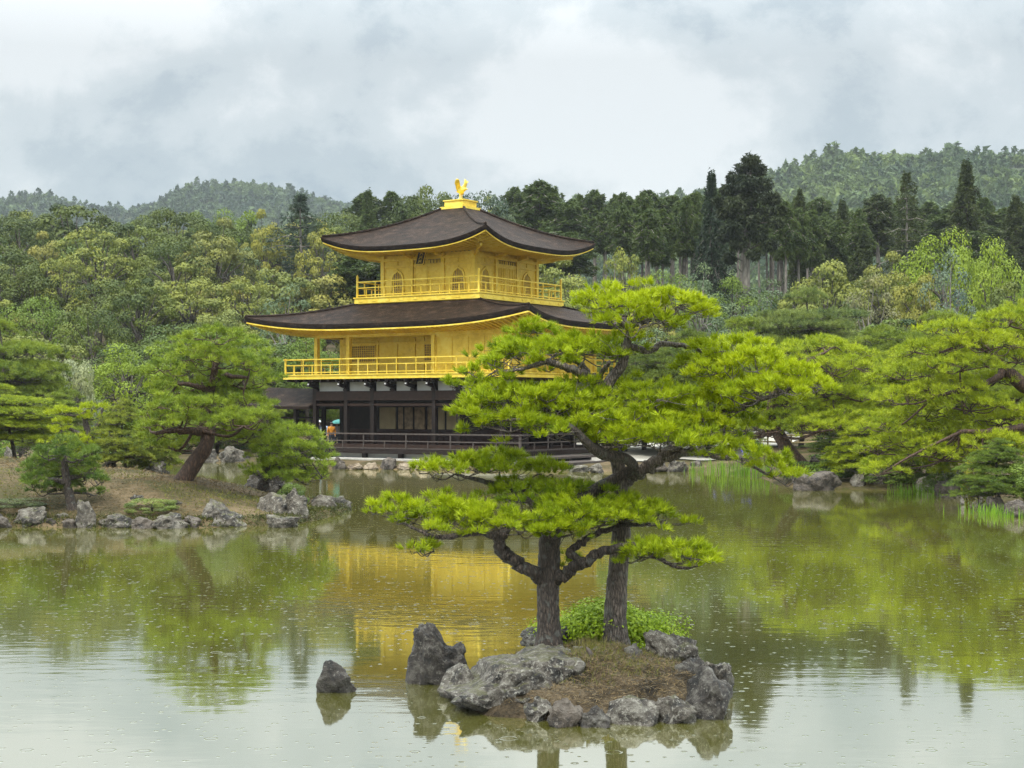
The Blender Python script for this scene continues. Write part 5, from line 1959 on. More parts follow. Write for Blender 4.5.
CP = [cloud_pine(1, 8.0, 8.0, (0.8, 0.2), 7, 5, 0.30, flat=0.24),
      cloud_pine(2, 8.0, 9.0, (-1.2, 0.3), 6, 5, 0.35, flat=0.22, umbrella=True),
      cloud_pine(3, 7.0, 7.0, (0.5, -0.5), 7, 4, 0.22, flat=0.26),
      cloud_pine(4, 9.0, 8.0, (-0.6, 0.2), 8, 5, 0.28, flat=0.22, umbrella=True)]
YG, MG, DG, GG = (0.215, 0.245, 0.013), (0.135, 0.165, 0.020), (0.090, 0.115, 0.020), (0.120, 0.145, 0.040)
for (k, px, tp, ft, w, Y, col, lab, rot) in [
    (1, 850, 338, 462, 130, 68, YG, 'broad yellow-green pine behind the leaning right bank pine', 0.4),
    (0, 905, 345, 470, 120, 63, YG, 'dense yellow-green pine above the white-speckled rock', 1.7),
    (3, 690, 330, 462, 130, 84, DG, 'shaded green pine behind the upper islet pine clouds', 2.2),
    (2, 640, 345, 458, 110, 88, MG, 'mid green pine right behind the boarding steps', 0.9),
    (3, 800, 288, 452, 130, 92, GG, 'grey-green layered pine above the yellow right bank pines', 3.1),
    (1, 750, 318, 452, 120, 90, MG, 'green pine between the grey-green pine and the upper islet pine', 5.1),
    (0, 880, 325, 450, 120, 86, MG, 'mid green pine behind the dense right bank pines', 4.4),
    (3, 950, 310, 455, 140, 78, MG, 'tall mid green pine behind the wide right edge pine', 0.2),
    (2, 1010, 300, 460, 110, 82, YG, 'yellow-green pine at the right edge above the red limb', 1.1),
    (1, 925, 395, 482, 120, 57.5, YG, 'low spreading pine over the leaning pale shore rock', 2.9),
    (0, 1003, 438, 512, 92, 45.5, (0.10, 0.135, 0.02), 'dark tiered pine overhanging the water at the right edge', 2.3),
    (2, 870, 410, 480, 90, 58.5, YG, 'small yellow-green pine behind the pale small rocks', 3.9),
    (2, 828, 426, 456, 50, 72, DG, 'little round clipped pine on the bare garden ground', 0.0),
    (1, 14, 385, 458, 110, 56, (0.185, 0.215, 0.018), 'yellow-green pine with a dark slanting trunk left of the lantern', 1.2),
    (0, 60, 392, 462, 90, 66, MG, 'green pine behind the stone lantern', 2.5),
    (1, 22, 322, 452, 120, 84, (0.140, 0.172, 0.022), 'tall layered pine at the left edge of the wood', 0.7),
    (0, 128, 398, 478, 70, 50, (0.17, 0.19, 0.03), 'olive young pine with upright shoots left of the leaning pine', 3.3),
    (2, 152, 404, 478, 56, 51, (0.16, 0.18, 0.03), 'smaller olive young pine touching the leaning pine', 1.3),
    (3, 300, 345, 440, 110, 114, MG, 'light green pine seen behind the open left gallery', 4.0),
    (2, 240, 352, 452, 84, 98, MG, 'green pine left of the roofed landing', 2.0),
    (0, 215, 380, 458, 90, 92, MG, 'green pine across the channel behind the leaning pine crown', 5.5),
    (3, 560, 320, 450, 120, 104, DG, 'dark pine behind the right corner of the lower roof', 1.9)]:
    parts, H, Wd = CP[k]
    place(parts, H, Wd, px, tp, ft, w, Y, col, lab, rot, group='cloud-pruned pines around the pond')


# ------------------------------------------------------------------ the wood behind the garden
def broadleaf(seed, H, Wd, lobes=26, per=260, leaf=0.20, low=0.25, round_=1.0, tint=0.5, tv=0.15, tips=0.0, bark=None):
    rng = np.random.default_rng(seed)
    cz, ch = H * (low + 1) / 2, H * (1 - low) / 2
    Cs, Ns, Ts = [], [], []
    m = MB()
    pr = random.Random(seed)
    top = np.array([0.03 * Wd, 0, H * 0.72])
    m.tube([(0, 0, -0.6), (0.02 * H, 0, H * 0.25), (0, 0.02 * H, H * 0.5), tuple(top)], [H * 0.028, H * 0.022, H * 0.016, H * 0.006], 8, 0.2, pr)
    for i in range(lobes):
        f = (i + 0.5) / lobes
        z = 1 - 1.75 * f
        a = i * 2.39996 + rng.uniform(-0.4, 0.4)
        rr = math.sqrt(max(0.0, 1 - z * z)) ** round_
        j = rng.uniform(0.62, 1.0)
        c = np.array([Wd / 2 * rr * math.cos(a) * j, Wd / 2 * rr * math.sin(a) * j, cz + ch * z * j])
        r = rng.uniform(0.62, 1.05) * Wd * 0.98 / math.sqrt(lobes)
        n = unit(rng.normal(size=(per, 3)))
        out = unit(c - np.array([0, 0, cz - ch * 0.3]))
        flip = (n @ out) < -0.25
        n[flip] *= -1
        P = c + n * np.array([r, r, r * 0.66]) * (rng.uniform(0.45, 1.08, (per, 1)) ** 0.5)
        Cs.append(P)
        Ns.append(n + np.array([0, 0, 0.35]))
        t = rng.normal(tint, tv) + rng.normal(0, 0.08, per)
        if tips:
            # pale new growth or blossom sits at the ends of the shoots
            t = t + tips * (n @ unit(out + np.array([0, 0, 0.8])) > 0.35)
        Ts.append(np.clip(t, 0, 1))
        s = np.array([0, 0, H * rng.uniform(0.25, 0.6)])
        m.tube([s, (s + c) / 2 + np.array([0, 0, 0.03 * H]), c], [H * 0.011, H * 0.008, H * 0.003], 5, cap=False)
    V, T = leaf_quads(np.concatenate(Cs), np.concatenate(Ns), leaf, rng, np.concatenate(Ts), 0.7)
    crown = mesh_arrays('crown', V, np.arange(len(V)).reshape(-1, 4), T)
    trunk = m.mesh('trunk', True)
    trunk.materials.append(bark or M_BARK_FAR)
    crown.materials.append(M_LEAF)
    return {'trunk': trunk, 'crown': crown}, H, Wd


def conifer(seed, H, Wd, bare=0.35, whorls=26, per=6, leaf=0.20, droop=0.25, shape=1.0, density=34, bark=None, column=False):
    """straight trunk, whorled boughs carrying sprays of needles"""
    rng = np.random.default_rng(seed)
    m = MB()
    pr = random.Random(seed)
    m.tube([(0, 0, -0.8), (0.004 * H, 0, H * 0.3), (0, 0.006 * H, H * 0.65), (0, 0, H * 0.98)], [H * 0.018, H * 0.014, H * 0.009, H * 0.002], 8, 0.1, pr)
    Cs, Ds, Ts = [], [], []
    for i in range(whorls):
        f = i / (whorls - 1)
        z = H * (bare + (1 - bare) * f)
        prof = (1 - f) ** shape if not column else min(1.0, 0.55 + 1.2 * f) * math.sqrt(max(0.02, 1 - f ** 2.5))
        R = Wd / 2 * (0.12 + 0.88 * prof) * rng.uniform(0.6, 1.2)
        for k in range(per):
            a = 2 * math.pi * (k + rng.uniform(-0.3, 0.3)) / per + i * 0.7
            ln = R * rng.uniform(0.5, 1.25)
            u = np.array([math.cos(a), math.sin(a), 0])
            tip = u * ln + np.array([0, 0, z - droop * ln])
            m.tube([(0, 0, z), tuple(u * ln * 0.5 + np.array([0, 0, z + 0.04 * ln])), tuple(tip)], [H * 0.004, H * 0.003, H * 0.0012], 4, cap=False)
            s = np.sqrt(rng.uniform(0.05, 1.0, density))
            side = np.array([-u[1], u[0], 0])
            P = u * (s * ln)[:, None] + np.array([0, 0, z]) + np.array([0, 0, -1.0]) * (droop * ln * s ** 2)[:, None] + side * (rng.normal(0, 0.16, density) * ln * (1.1 - 0.6 * s))[:, None] + np.array([0, 0, 1]) * rng.normal(0, 0.07 * Wd * 0.5, density)[:, None]
            Cs.append(P)
            Ds.append(np.tile(u * 0.8 + np.array([0, 0, -droop]), (density, 1)) + side * rng.normal(0, 0.5, (density, 1)))
            Ts.append(np.clip(np.full(density, rng.normal(0.45, 0.16)) + rng.normal(0, 0.08, density), 0, 1))
    C, D, T = np.concatenate(Cs), np.concatenate(Ds), np.concatenate(Ts)
    V, T = needle_tris(C, unit(D), 4, leaf * 2.4, leaf * 0.85, 0.55, rng, T)
    crown = mesh_arrays('crown', V, np.arange(len(V)).reshape(-1, 3), T)
    trunk = m.mesh('trunk', True)
    trunk.materials.append(bark or M_BARK_FAR)
    crown.materials.append(M_LEAF)
    return {'trunk': trunk, 'crown': crown}, H, Wd


KIND = {
    'oak': [broadleaf(501, 12, 9, 40, 170, 0.19, 0.10, tint=0.40, tv=0.2), broadleaf(503, 12, 9, 18, 340, 0.14, 0.12, tint=0.44, tv=0.2), broadleaf(502, 12, 9, 24, 320, 0.17, 0.12, tint=0.42)],
    'chinquapin': [broadleaf(513, 11, 9, 46, 150, 0.15, 0.08, tint=0.38, tv=0.16, tips=0.42), broadleaf(511, 11, 9, 34, 230, 0.18, 0.08, tint=0.42, tv=0.14, tips=0.36), broadleaf(512, 12, 9, 30, 280, 0.16, 0.10, tint=0.42, tv=0.16, tips=0.40)],
    'maple': [broadleaf(521, 9, 9, 34, 300, 0.115, 0.08, tint=0.55, tv=0.10), broadleaf(522, 9, 10, 30, 320, 0.115, 0.12, tint=0.6, tv=0.1)],
    'airy': [broadleaf(531, 12, 8, 22, 130, 0.15, 0.20, tint=0.5, bark=M_BARK_PALE)],
    'cypress': [conifer(541, 18, 4.6, 0.64, 17, 6, 0.17, 0.20, 0.9, 30, bark=M_BARK_PALE, column=True), conifer(542, 18, 5.0, 0.70, 15, 6, 0.17, 0.25, 0.8, 30, bark=M_BARK_PALE, column=True)],
    'cedar': [conifer(551, 18, 8.5, 0.14, 26, 7, 0.17, 0.30, 0.75, 34), conifer(552, 18, 8.0, 0.18, 24, 7, 0.16, 0.28, 0.65, 34)],
    'fir': [conifer(561, 16, 8.5, 0.36, 11, 6, 0.15, 0.10, 0.55, 26, bark=M_BARK_PALE)],
    'bushy': [broadleaf(571, 5, 7, 26, 260, 0.12, 0.02, tint=0.5, tv=0.14), broadleaf(572, 5, 7, 30, 240, 0.11, 0.02, tint=0.5, tv=0.16)],
}
PRG = random.Random(77)


def tree(kind, px, top, wpx, Y, col, label, group=None, foot=None, minh=None, j=None):
    v = KIND[kind]
    parts, H, Wd = v[(PRG.randrange(len(v)) if j is None else j)]
    X = (px - 512) / F * Y
    z0 = gz(X, Y) - 0.1
    if foot is not None:
        z0 = W(px, foot, Y).z
    names = {'oak': 'broadleaf_tree', 'chinquapin': 'blossoming_tree', 'maple': 'maple_tree', 'airy': 'sparse_tree', 'cypress': 'cypress_tree', 'cedar': 'cedar_tree', 'fir': 'fir_tree', 'bushy': 'bush'}
    return place(parts, H, Wd, px, top, None, wpx, Y, col, label, PRG.uniform(0, 6.28), 1.42, names[kind], 'bush' if kind == 'bushy' else 'tree', group, zfoot=z0)


C_OAK, C_OAK2 = (0.060, 0.076, 0.014), (0.078, 0.096, 0.016)
C_OLIVE, C_GOLD2 = (0.128, 0.140, 0.028), (0.158, 0.154, 0.030)
C_BRIGHT, C_FRESH = (0.145, 0.190, 0.016), (0.105, 0.145, 0.018)
C_CED, C_CYP = (0.048, 0.060, 0.016), (0.062, 0.084, 0.019)
C_GREY = (0.095, 0.125, 0.062)
DONE = []      # (px, top, Y) of the trees that have their own place

for (kind, px, top, w, Y, col, lab) in [
    # skyline of the left wood
    ('oak', 20, 212, 90, 175, C_OAK, 'dark domed oak on the skyline at the far left edge'),
    ('oak', 75, 203, 95, 180, C_OAK, 'big dark domed oak that rises highest above the left wood'),
    ('oak', 140, 224, 80, 170, C_OAK2, 'dark oak on the skyline right of the highest left dome'),
    ('oak', 178, 210, 70, 178, C_OAK, 'dark tree on the skyline below the rounded left hill'),
    ('maple', 236, 212, 70, 195, C_FRESH, 'fresh green tree on the skyline below the shoulder of the left hill'),
    ('chinquapin', 266, 214, 46, 160, C_GOLD2, 'golden topped tree left of the sparse pale-trunked tree'),
    ('fir', 300, 199, 92, 158, (0.060, 0.080, 0.052), 'sparse grey-green conifer with a pale bare trunk near the skyline'),
    ('chinquapin', 322, 226, 60, 150, C_GOLD2, 'golden yellow tree touching the left tip of the top roof'),
    ('oak', 340, 206, 70, 185, C_OAK2, 'dark oak behind the left tip of the top roof'),
    ('cedar', 368, 195, 50, 180, C_CYP, 'dark conifer rising behind the left slope of the top roof'),
    ('oak', 418, 188, 70, 175, C_OAK, 'dark broad tree left of the golden phoenix'),
    ('oak', 478, 184, 76, 170, (0.066, 0.088, 0.050), 'dark loose-crowned tree directly behind the golden phoenix'),
    ('cypress', 540, 184, 56, 180, C_CYP, 'tall dark cypress behind the right slope of the top roof'),
    ('chinquapin', 625, 247, 52, 128, C_OLIVE, 'olive tree in front of the dark cypress stand'),
    # second storey of the left wood
    ('chinquapin', 98, 226, 92, 150, C_OLIVE, 'pale yellowish blossoming tree at the middle of the upper left wood'),
    ('chinquapin', 62, 252, 66, 140, C_OLIVE, 'yellowish blossoming tree left of and below the pale blossoming one'),
    ('oak', 175, 232, 80, 150, C_OAK2, 'dark green oak between two blossoming trees of the left wood'),
    ('chinquapin', 215, 222, 78, 152, (0.12, 0.125, 0.032), 'olive round crown below the fresh green skyline tree'),
    ('chinquapin', 190, 268, 84, 132, C_OLIVE, 'olive-brown blossoming tree halfway up the left wood'),
    ('airy', 285, 290, 60, 118, C_GREY, 'thin pale-stemmed tree above the left tip of the lower roof'),
    ('oak', 140, 278, 70, 128, C_OAK2, 'dark rounded tree above the grey blossoming bush'),
    ('chinquapin', 245, 275, 70, 130, C_OLIVE, 'olive tree above the left corner of the lower roof'),
    ('maple', 132, 346, 84, 94, C_BRIGHT, 'bright green maple left of the leaning island pine crown'),
    ('bushy', 72, 362, 54, 90, (0.23, 0.24, 0.13), 'pale grey-cream blossoming bush below the left wood'),
    ('oak', 8, 246, 70, 140, C_OAK, 'dark tree halfway down the wood at the left edge'),
    ('oak', 90, 300, 76, 112, C_OAK2, 'deep green tree above the pale blossoming bush'),
    # right side
    ('cedar', 712, 178, 62, 150, (0.026, 0.040, 0.020), 'very dark cedar touching the left of the tallest cedar'),
    ('cedar', 800, 194, 44, 165, C_CED, 'dark cedar just right of the tallest cedar'),
    ('cedar', 842, 205, 52, 170, C_CED, 'dark conical cedar halfway between the tallest cedar and the tiered fir'),
    ('cypress', 878, 197, 46, 172, C_CED, 'dark slim cypress left of the tiered fir'),
    ('fir', 907, 178, 66, 160, C_CED, 'tiered dark fir with a pale bare stem under it'),
    ('cedar', 966, 167, 74, 165, C_CED, 'broad dark cedar rising above the bright green maple'),
    ('cedar', 1016, 200, 60, 165, C_CED, 'dark cedar on the skyline at the right edge'),
    ('maple', 946, 236, 90, 128, C_BRIGHT, 'vivid light green maple in front of the broad dark cedar'),
    ('maple', 990, 246, 76, 124, C_BRIGHT, 'vivid light green maple at the right, lower neighbour of the tallest bright one'),
    ('airy', 950, 256, 56, 112, (0.10, 0.13, 0.085), 'blue-grey feathery tree in front of the vivid maples'),
    ('chinquapin', 885, 256, 72, 126, (0.13, 0.135, 0.03), 'olive domed tree below the tiered fir'),
    ('chinquapin', 918, 270, 50, 118, C_GOLD2, 'golden brown tree left of the blue-grey feathery tree'),
    ('chinquapin', 826, 260, 82, 124, C_OLIVE, 'olive-yellow rounded tree right of the tallest cedar trunk'),
    ('airy', 868, 282, 60, 114, (0.14, 0.13, 0.06), 'pale brownish thin tree between the olive dome and the golden tree'),
    ('oak', 1008, 280, 60, 110, C_OAK2, 'dark green tree at the right edge under the vivid maples'),
    ('maple', 1020, 300, 60, 100, C_FRESH, 'yellowish green maple at the right frame edge'),
    ('airy', 700, 268, 50, 126, C_GREY, 'grey-green young tree before the dark trunks of the stand'),
    ('airy', 760, 300, 46, 112, C_GREY, 'thin grey-green tree at the foot of the tallest cedar'),
    ('maple', 745, 322, 66, 96, C_BRIGHT, 'bright lime maple behind the right clouds of the islet pine'),
]:
    tree(kind, px, top, w, Y, col, lab)
    DONE.append((px, top, Y))


def tall_cedar():
    """the tallest tree: a bare bole and a ragged crown of heavy clumps"""
    Y = 138.0
    rng = np.random.default_rng(88)
    T = thing('cedar_tree', 'tallest ragged cedar with a long bare trunk right of the pavilion', 'tree')
    k = Y / F
    m = MB()
    rows = [(745, 330, 5), (746, 300, 4.6), (746, 262, 4), (748, 225, 3.2), (750, 190, 2.2), (751, 162, 0.8)]
    pts = [W(a, b, Y) for a, b, r in rows]
    m.tube(catmull([(*p,) for p in pts], 4), np.interp(np.linspace(0, 5, 21), range(6), [r[2] * k for r in rows]), 9, 0.1, random.Random(1))
    Cs, Ns, Ts = [], [], []
    for (px, py, r) in [(751, 160, 10), (744, 168, 9), (759, 170, 9), (735, 178, 10), (762, 184, 12), (748, 182, 12), (728, 190, 10), (772, 198, 11), (752, 198, 14), (736, 204, 13), (726, 212, 11), (764, 214, 13), (748, 220, 14), (732, 228, 12), (776, 222, 9), (758, 234, 12), (740, 242, 11), (724, 236, 9), (770, 244, 9), (754, 254, 8), (730, 258, 8), (746, 208, 10), (744, 192, 9), (780, 210, 7), (719, 201, 7)]:
        c = np.array(W(px, py, Y + rng.uniform(-2.4, 0.6)))
        R = r * k * 0.80
        n = unit(rng.normal(size=(170, 3)))
        Cs.append(c + n * np.array([R, R, R * 0.7]) * rng.uniform(0.4, 1.15, (170, 1)))
        Ns.append(n * 0.6 + np.array([0, 0, -0.6]))
        Ts.append(np.clip(rng.normal(0.4, 0.15) + rng.normal(0, 0.1, 170), 0, 1))
        b = np.array(W(748, py + 6, Y))
        m.tube([tuple(b), tuple((b + c) / 2 + np.array([0, 0, 0.2])), tuple(c)], [0.10, 0.07, 0.03], 5, cap=False)
    for s in (-1, 1):
        b = W(746, 276, Y)
        m.tube([b, W(746 + s * 8, 268, Y), W(746 + s * 14, 262, Y)], [0.07, 0.05, 0.02], 5)
    m.build('trunk', M_BARK_PALE, T, smooth=True, fix=False)
    V, Tt = needle_tris(np.concatenate(Cs), unit(np.concatenate(Ns)), 4, 0.42, 0.16, 0.6, rng, np.concatenate(Ts))
    c = link('crown', mesh_arrays('crown', V, np.arange(len(V)).reshape(-1, 3), Tt), M_LEAF, T)
    c.color = (0.048, 0.060, 0.024, 1)


tall_cedar()

# the dark stand of cypresses behind the pavilion and the cedars: rank on rank of bare pale trunks
SKY_X = [-60, 0, 40, 75, 110, 160, 200, 240, 270, 300, 330, 365, 410, 440, 475, 505, 540, 570, 600, 640, 680, 715, 760, 800, 850, 880, 905, 935, 965, 1000, 1080]
SKY_Y = [212, 216, 210, 206, 222, 214, 220, 216, 218, 208, 208, 200, 194, 194, 190, 194, 190, 194, 196, 195, 194, 190, 198, 202, 210, 206, 204, 210, 200, 208, 205]
PLACES = [(0, 'at the far left edge'), (35, 'above the stone lantern'), (75, 'above the small clipped pine'), (110, 'above the bright maple'), (150, 'above the leaning island pine'),
          (195, 'above the leaning pine crown'), (240, 'above the landing roof'), (280, 'above the lower roof left end'), (318, 'left of the top roof'), (355, 'behind the top roof left slope'),
          (400, 'left of the phoenix'), (440, 'behind the phoenix'), (480, 'behind the top roof right slope'), (520, 'behind the top roof right tip'), (565, 'right of the top roof'),
          (605, 'above the islet pine top'), (650, 'left of the very dark cedar'), (690, 'below the very dark cedar'), (735, 'beside the tallest cedar'), (780, 'right of the tallest cedar'),
          (825, 'above the olive-yellow tree'), (870, 'below the tiered fir'), (915, 'left of the broad dark cedar'), (955, 'below the broad dark cedar'), (1000, 'at the right edge')]


def where(px):
    s = PLACES[0][1]
    for a, b in PLACES:
        if px >= a:
            s = b
    return s


USED = {}


def unique(base, grp):
    """singles out repeats of the same description"""
    USED[base] = USED.get(base, 0) + 1
    return base


def fill_rows():
    rng = random.Random(4)
    todo = []
    for (Y, off, step, jit, heights) in ((198, 2, 26, 8, 'on the skyline'), (178, 14, 30, 8, 'just below the skyline'), (156, 34, 32, 10, 'on the upper slope'), (138, 62, 36, 10, 'halfway up the slope'), (120, 92, 40, 12, 'low on the slope'), (108, 122, 44, 10, 'at the foot of the slope')):
        px = -40.0 + rng.uniform(0, step)
        while px < 1070:
            top = float(np.interp(px, SKY_X, SKY_Y)) + off + rng.uniform(-jit, jit)
            stand = 520 < px < 860
            if stand and Y < 150 and px > 575:
                top = max(top, {138: 282, 120: 300, 108: 326}.get(Y, 300) + rng.uniform(-8, 10))
            if Y < 130 and 330 < px < 560:
                px += step
                continue
            if Y == 156 and 575 < px < 850:
                px += step
                continue
            clash = any(abs(px - a) < step * 0.40 and abs(Y - c) < 9 for a, b, c in DONE)
            if not clash:
                if px < 350:
                    kind = rng.choice({198: ['oak', 'oak', 'chinquapin'], 178: ['oak', 'oak', 'chinquapin'], 156: ['chinquapin', 'oak', 'oak', 'airy'], 138: ['chinquapin', 'oak', 'chinquapin', 'oak'], 120: ['oak', 'chinquapin', 'maple', 'oak'], 108: ['oak', 'maple', 'oak', 'chinquapin']}[Y])
                elif stand and Y > 150:
                    kind = 'cypress'
                elif px >= 860 and Y > 150:
                    kind = rng.choice(['cedar', 'cypress', 'cypress'])
                elif px < 520:
                    kind = rng.choice(['oak', 'cypress', 'oak', 'chinquapin'])
                else:
                    kind = rng.choice(['chinquapin', 'oak', 'chinquapin', 'maple', 'airy'])
                col = {'oak': rng.choice([C_OAK, C_OAK2, (0.078, 0.106, 0.020)]), 'chinquapin': rng.choice([C_OLIVE, (0.11, 0.125, 0.03), (0.16, 0.15, 0.036)]), 'maple': rng.choice([C_FRESH, (0.095, 0.135, 0.020)]), 'airy': C_GREY, 'cypress': C_CYP, 'cedar': C_CED}[kind]
                w = step * {'oak': 2.1, 'chinquapin': 2.0, 'maple': 2.0, 'airy': 1.7, 'cypress': 1.75, 'cedar': 1.7}[kind] * rng.uniform(0.85, 1.15)
                word = {'oak': 'dark green broadleaf tree', 'chinquapin': 'olive blossoming tree', 'maple': 'fresh green maple', 'airy': 'thin grey-green tree', 'cypress': 'slender bare-stemmed cypress', 'cedar': 'dark pointed cedar'}[kind]
                todo.append((kind, px, top, w, Y, col, word, where(max(0, px)), heights))
            px += step * rng.uniform(0.8, 1.2)
    # dense ranks of thin cypress trunks in the stand
    for i in range(44):
        Y = rng.uniform(146, 205)
        px = rng.uniform(575, 860)
        top = float(np.interp(px, SKY_X, SKY_Y)) + (205 - Y) * 0.10 + rng.uniform(-4, 14)
        todo.append(('cypress', px, top, rng.uniform(24, 36) * 165 / Y, Y, C_CYP, 'slim bare-stemmed cypress', where(px), 'in the dark stand'))
    seen = {}
    for t in todo:
        seen.setdefault((t[6], t[7], t[8]), []).append(t)
    for (word, wh, hgt), ts in seen.items():
        ts.sort(key=lambda t: t[1])
        if hgt == 'in the dark stand':
            order = ['left', 'second from left', 'third from left', 'fourth from left', 'fifth from left', 'sixth from left', 'seventh from left', 'eighth from left', 'ninth from left', 'tenth from left']
        else:
            order = ['left', 'right'] if len(ts) == 2 else ['left', 'middle', 'right', 'fourth']
        for i, t in enumerate(ts):
            lab = f'{word} {hgt} {wh}' if len(ts) == 1 else f'{order[min(i, len(order) - 1)]} {word} {hgt} {wh}'
            vis = -30 < t[1] < 1054
            tree(t[0], t[1], t[2], t[3], t[4], t[5], lab, 'trees of the wooded slope behind the pond')


fill_rows()

# low bushes along the far bank and round the garden
for (px, top, w, Y, col, lab) in [
    (20, 430, 60, 74, (0.11, 0.16, 0.025), 'green bush at the far left behind the lantern'),
    (110, 428, 70, 80, (0.09, 0.14, 0.025), 'rounded green bush across the channel left of the leaning trunk'),
    (165, 434, 60, 92, (0.10, 0.16, 0.02), 'green bush across the channel behind the leaning trunk'),
    (240, 432, 56, 94, (0.08, 0.13, 0.02), 'dark green bush across the channel under the landing roof'),
    (300, 424, 80, 122, (0.08, 0.12, 0.02), 'bush seen through the open gallery behind the visitors'),
    (350, 425, 80, 124, (0.09, 0.14, 0.03), 'bush behind the dark gallery corner'),
    (735, 434, 60, 86, (0.08, 0.13, 0.02), 'clipped green bush behind the bamboo rail left part'),
    (870, 448, 110, 61, (0.14, 0.20, 0.02), 'spreading green shrub behind the brown boulder'),
    (818, 462, 64, 59.5, (0.11, 0.17, 0.02), 'low clipped shrub right behind the brown boulder'),
    (905, 462, 60, 58.5, (0.11, 0.16, 0.02), 'low dark shrub between the speckled and leaning shore rocks'),
    (978, 458, 30, 46.5, (0.30, 0.29, 0.02), 'yellow leaved shrub left of the dark tiered pine'),
    (1034, 462, 60, 45, (0.11, 0.15, 0.02), 'green shrub cut by the right frame edge'),
    (895, 470, 60, 57.4, (0.10, 0.14, 0.02), 'low shrub leaning over the waterline beside the speckled rock'),
    (946, 470, 44, 53, (0.10, 0.14, 0.02), 'low dark shrub around the round grey bank rock'),
    (600, 436, 60, 108, (0.09, 0.14, 0.02), 'green bush beyond the boarding steps'),
    (665, 438, 70, 106, (0.08, 0.13, 0.02), 'green bush right of the boarding steps beyond the pale gravel'),
    (14, 499, 66, 40.2, (0.075, 0.095, 0.03), 'low dark bush at the left frame edge above the slanted shore rock'),
    (152, 499, 50, 39.8, (0.135, 0.165, 0.035), 'low yellowish azalea over the dark-footed shore rock'),
    (292, 484, 30, 42.0, (0.10, 0.135, 0.03), 'tiny green shrub behind the upright island rock'),
]:
    X = (px - 512) / F * Y
    parts, H, Wd = KIND['bushy'][PRG.randrange(2)]
    place(parts, H, Wd, px, top, None, w, Y, col, lab, PRG.uniform(0, 6), 1.4, 'bush', 'bush', None, zfoot=max(-0.1, gz(X, Y)) - 0.05)

# ------------------------------------------------------------------ garden ground, fences, lantern, board
def sheet(name, pts, dz, mat, n=22):
    """a sheet lying a few millimetres above the ground"""
    (x0, y0), (x1, y1), (x2, y2), (x3, y3) = pts
    V = []
    for j in range(n + 1):
        for i in range(n + 1):
            s, t = i / n, j / n
            x = (x0 * (1 - s) + x1 * s) * (1 - t) + (x3 * (1 - s) + x2 * s) * t
            y = (y0 * (1 - s) + y1 * s) * (1 - t) + (y3 * (1 - s) + y2 * s) * t
            V.append((x, y))
    V = np.array(V)
    Z = ground_z(V[:, 0], V[:, 1]) + dz
    i = np.arange((n + 1) ** 2).reshape(n + 1, n + 1)
    Fq = np.stack([i[:-1, :-1].ravel(), i[:-1, 1:].ravel(), i[1:, 1:].ravel(), i[1:, :-1].ravel()], 1)
    o = link(name, mesh_arrays(name, np.column_stack([V, Z]), Fq, smooth=True), mat)
    o['kind'] = 'structure'
    return o


sheet('gravel_path', [(2.4, 76.5), (12, 80), (22, 112), (-2, 112)], 0.06, M_GRAVEL, 40)


def bamboo_fence(pa, pb, Y0, Y1, h, label):
    t = thing('bamboo_fence', label, 'fence', ((pa - 512) / F * Y0, Y0, 0))
    a = Vector(((pa - 512) / F * Y0, Y0, 0))
    b = Vector(((pb - 512) / F * Y1, Y1, 0))
    n = max(2, int((b - a).length / 1.3))
    P = []
    for i in range(n + 1):
        p = a.lerp(b, i / n)
        p.z = gz(p.x, p.y)
        P.append(p - a)
        m = MB()
        m.tube([p - a + Vector((0, 0, -0.1)), p - a + Vector((0, 0, h * 1.04))], [0.055, 0.05], 8)
        m.build('post', M_BAMBOO, t)
    for f in (0.45, 0.95):
        m = MB()
        m.tube([p + Vector((0, -0.07, h * f)) for p in P], [0.045] * len(P), 7)
        m.build('rail', M_BAMBOO, t)


bamboo_fence(700, 815, 92, 88, 0.85, 'light bamboo rail fence behind the leaning right bank pine')
bamboo_fence(851, 905, 74, 74, 0.9, 'bamboo rail fence right of the dark board on the right bank')

# dark plank board standing on the right bank
p = W(844, 457, 73)
t = thing('plank_board', 'dark upright plank board standing on the right bank beside the rail', 'board', (p.x, 73, gz(p.x, 73)))
m = MB()
for i in range(6):
    m.box(-0.31 + i * 0.105, -0.31 + i * 0.105 + 0.098, -0.02, 0.02, 0.06, 0.92 - 0.004 * (i % 2))
m.build('planks', M_BLACK, t)
for s in (-1, 1):
    m = MB()
    m.box(s * 0.335 - 0.03, s * 0.335 + 0.03, -0.035, 0.035, -0.1, 0.97)
    m.build('post', M_BLACK, t)

# reddish bench by the board
p = W(857, 457, 75)
t = thing('bench', 'reddish wooden bench beside the dark plank board', 'bench', (p.x, 75, gz(p.x, 75)))
m = MB()
for k in range(3):
    m.box(-0.55, 0.55, -0.2 + k * 0.14, -0.2 + k * 0.14 + 0.12, 0.40, 0.45)
m.build('seat', M_BARK_RED, t)
for s in (-1, 1):
    m = MB()
    m.box(s * 0.45 - 0.04, s * 0.45 + 0.04, -0.17, 0.19, -0.05, 0.399)
    m.build('leg', M_BARK_RED, t)

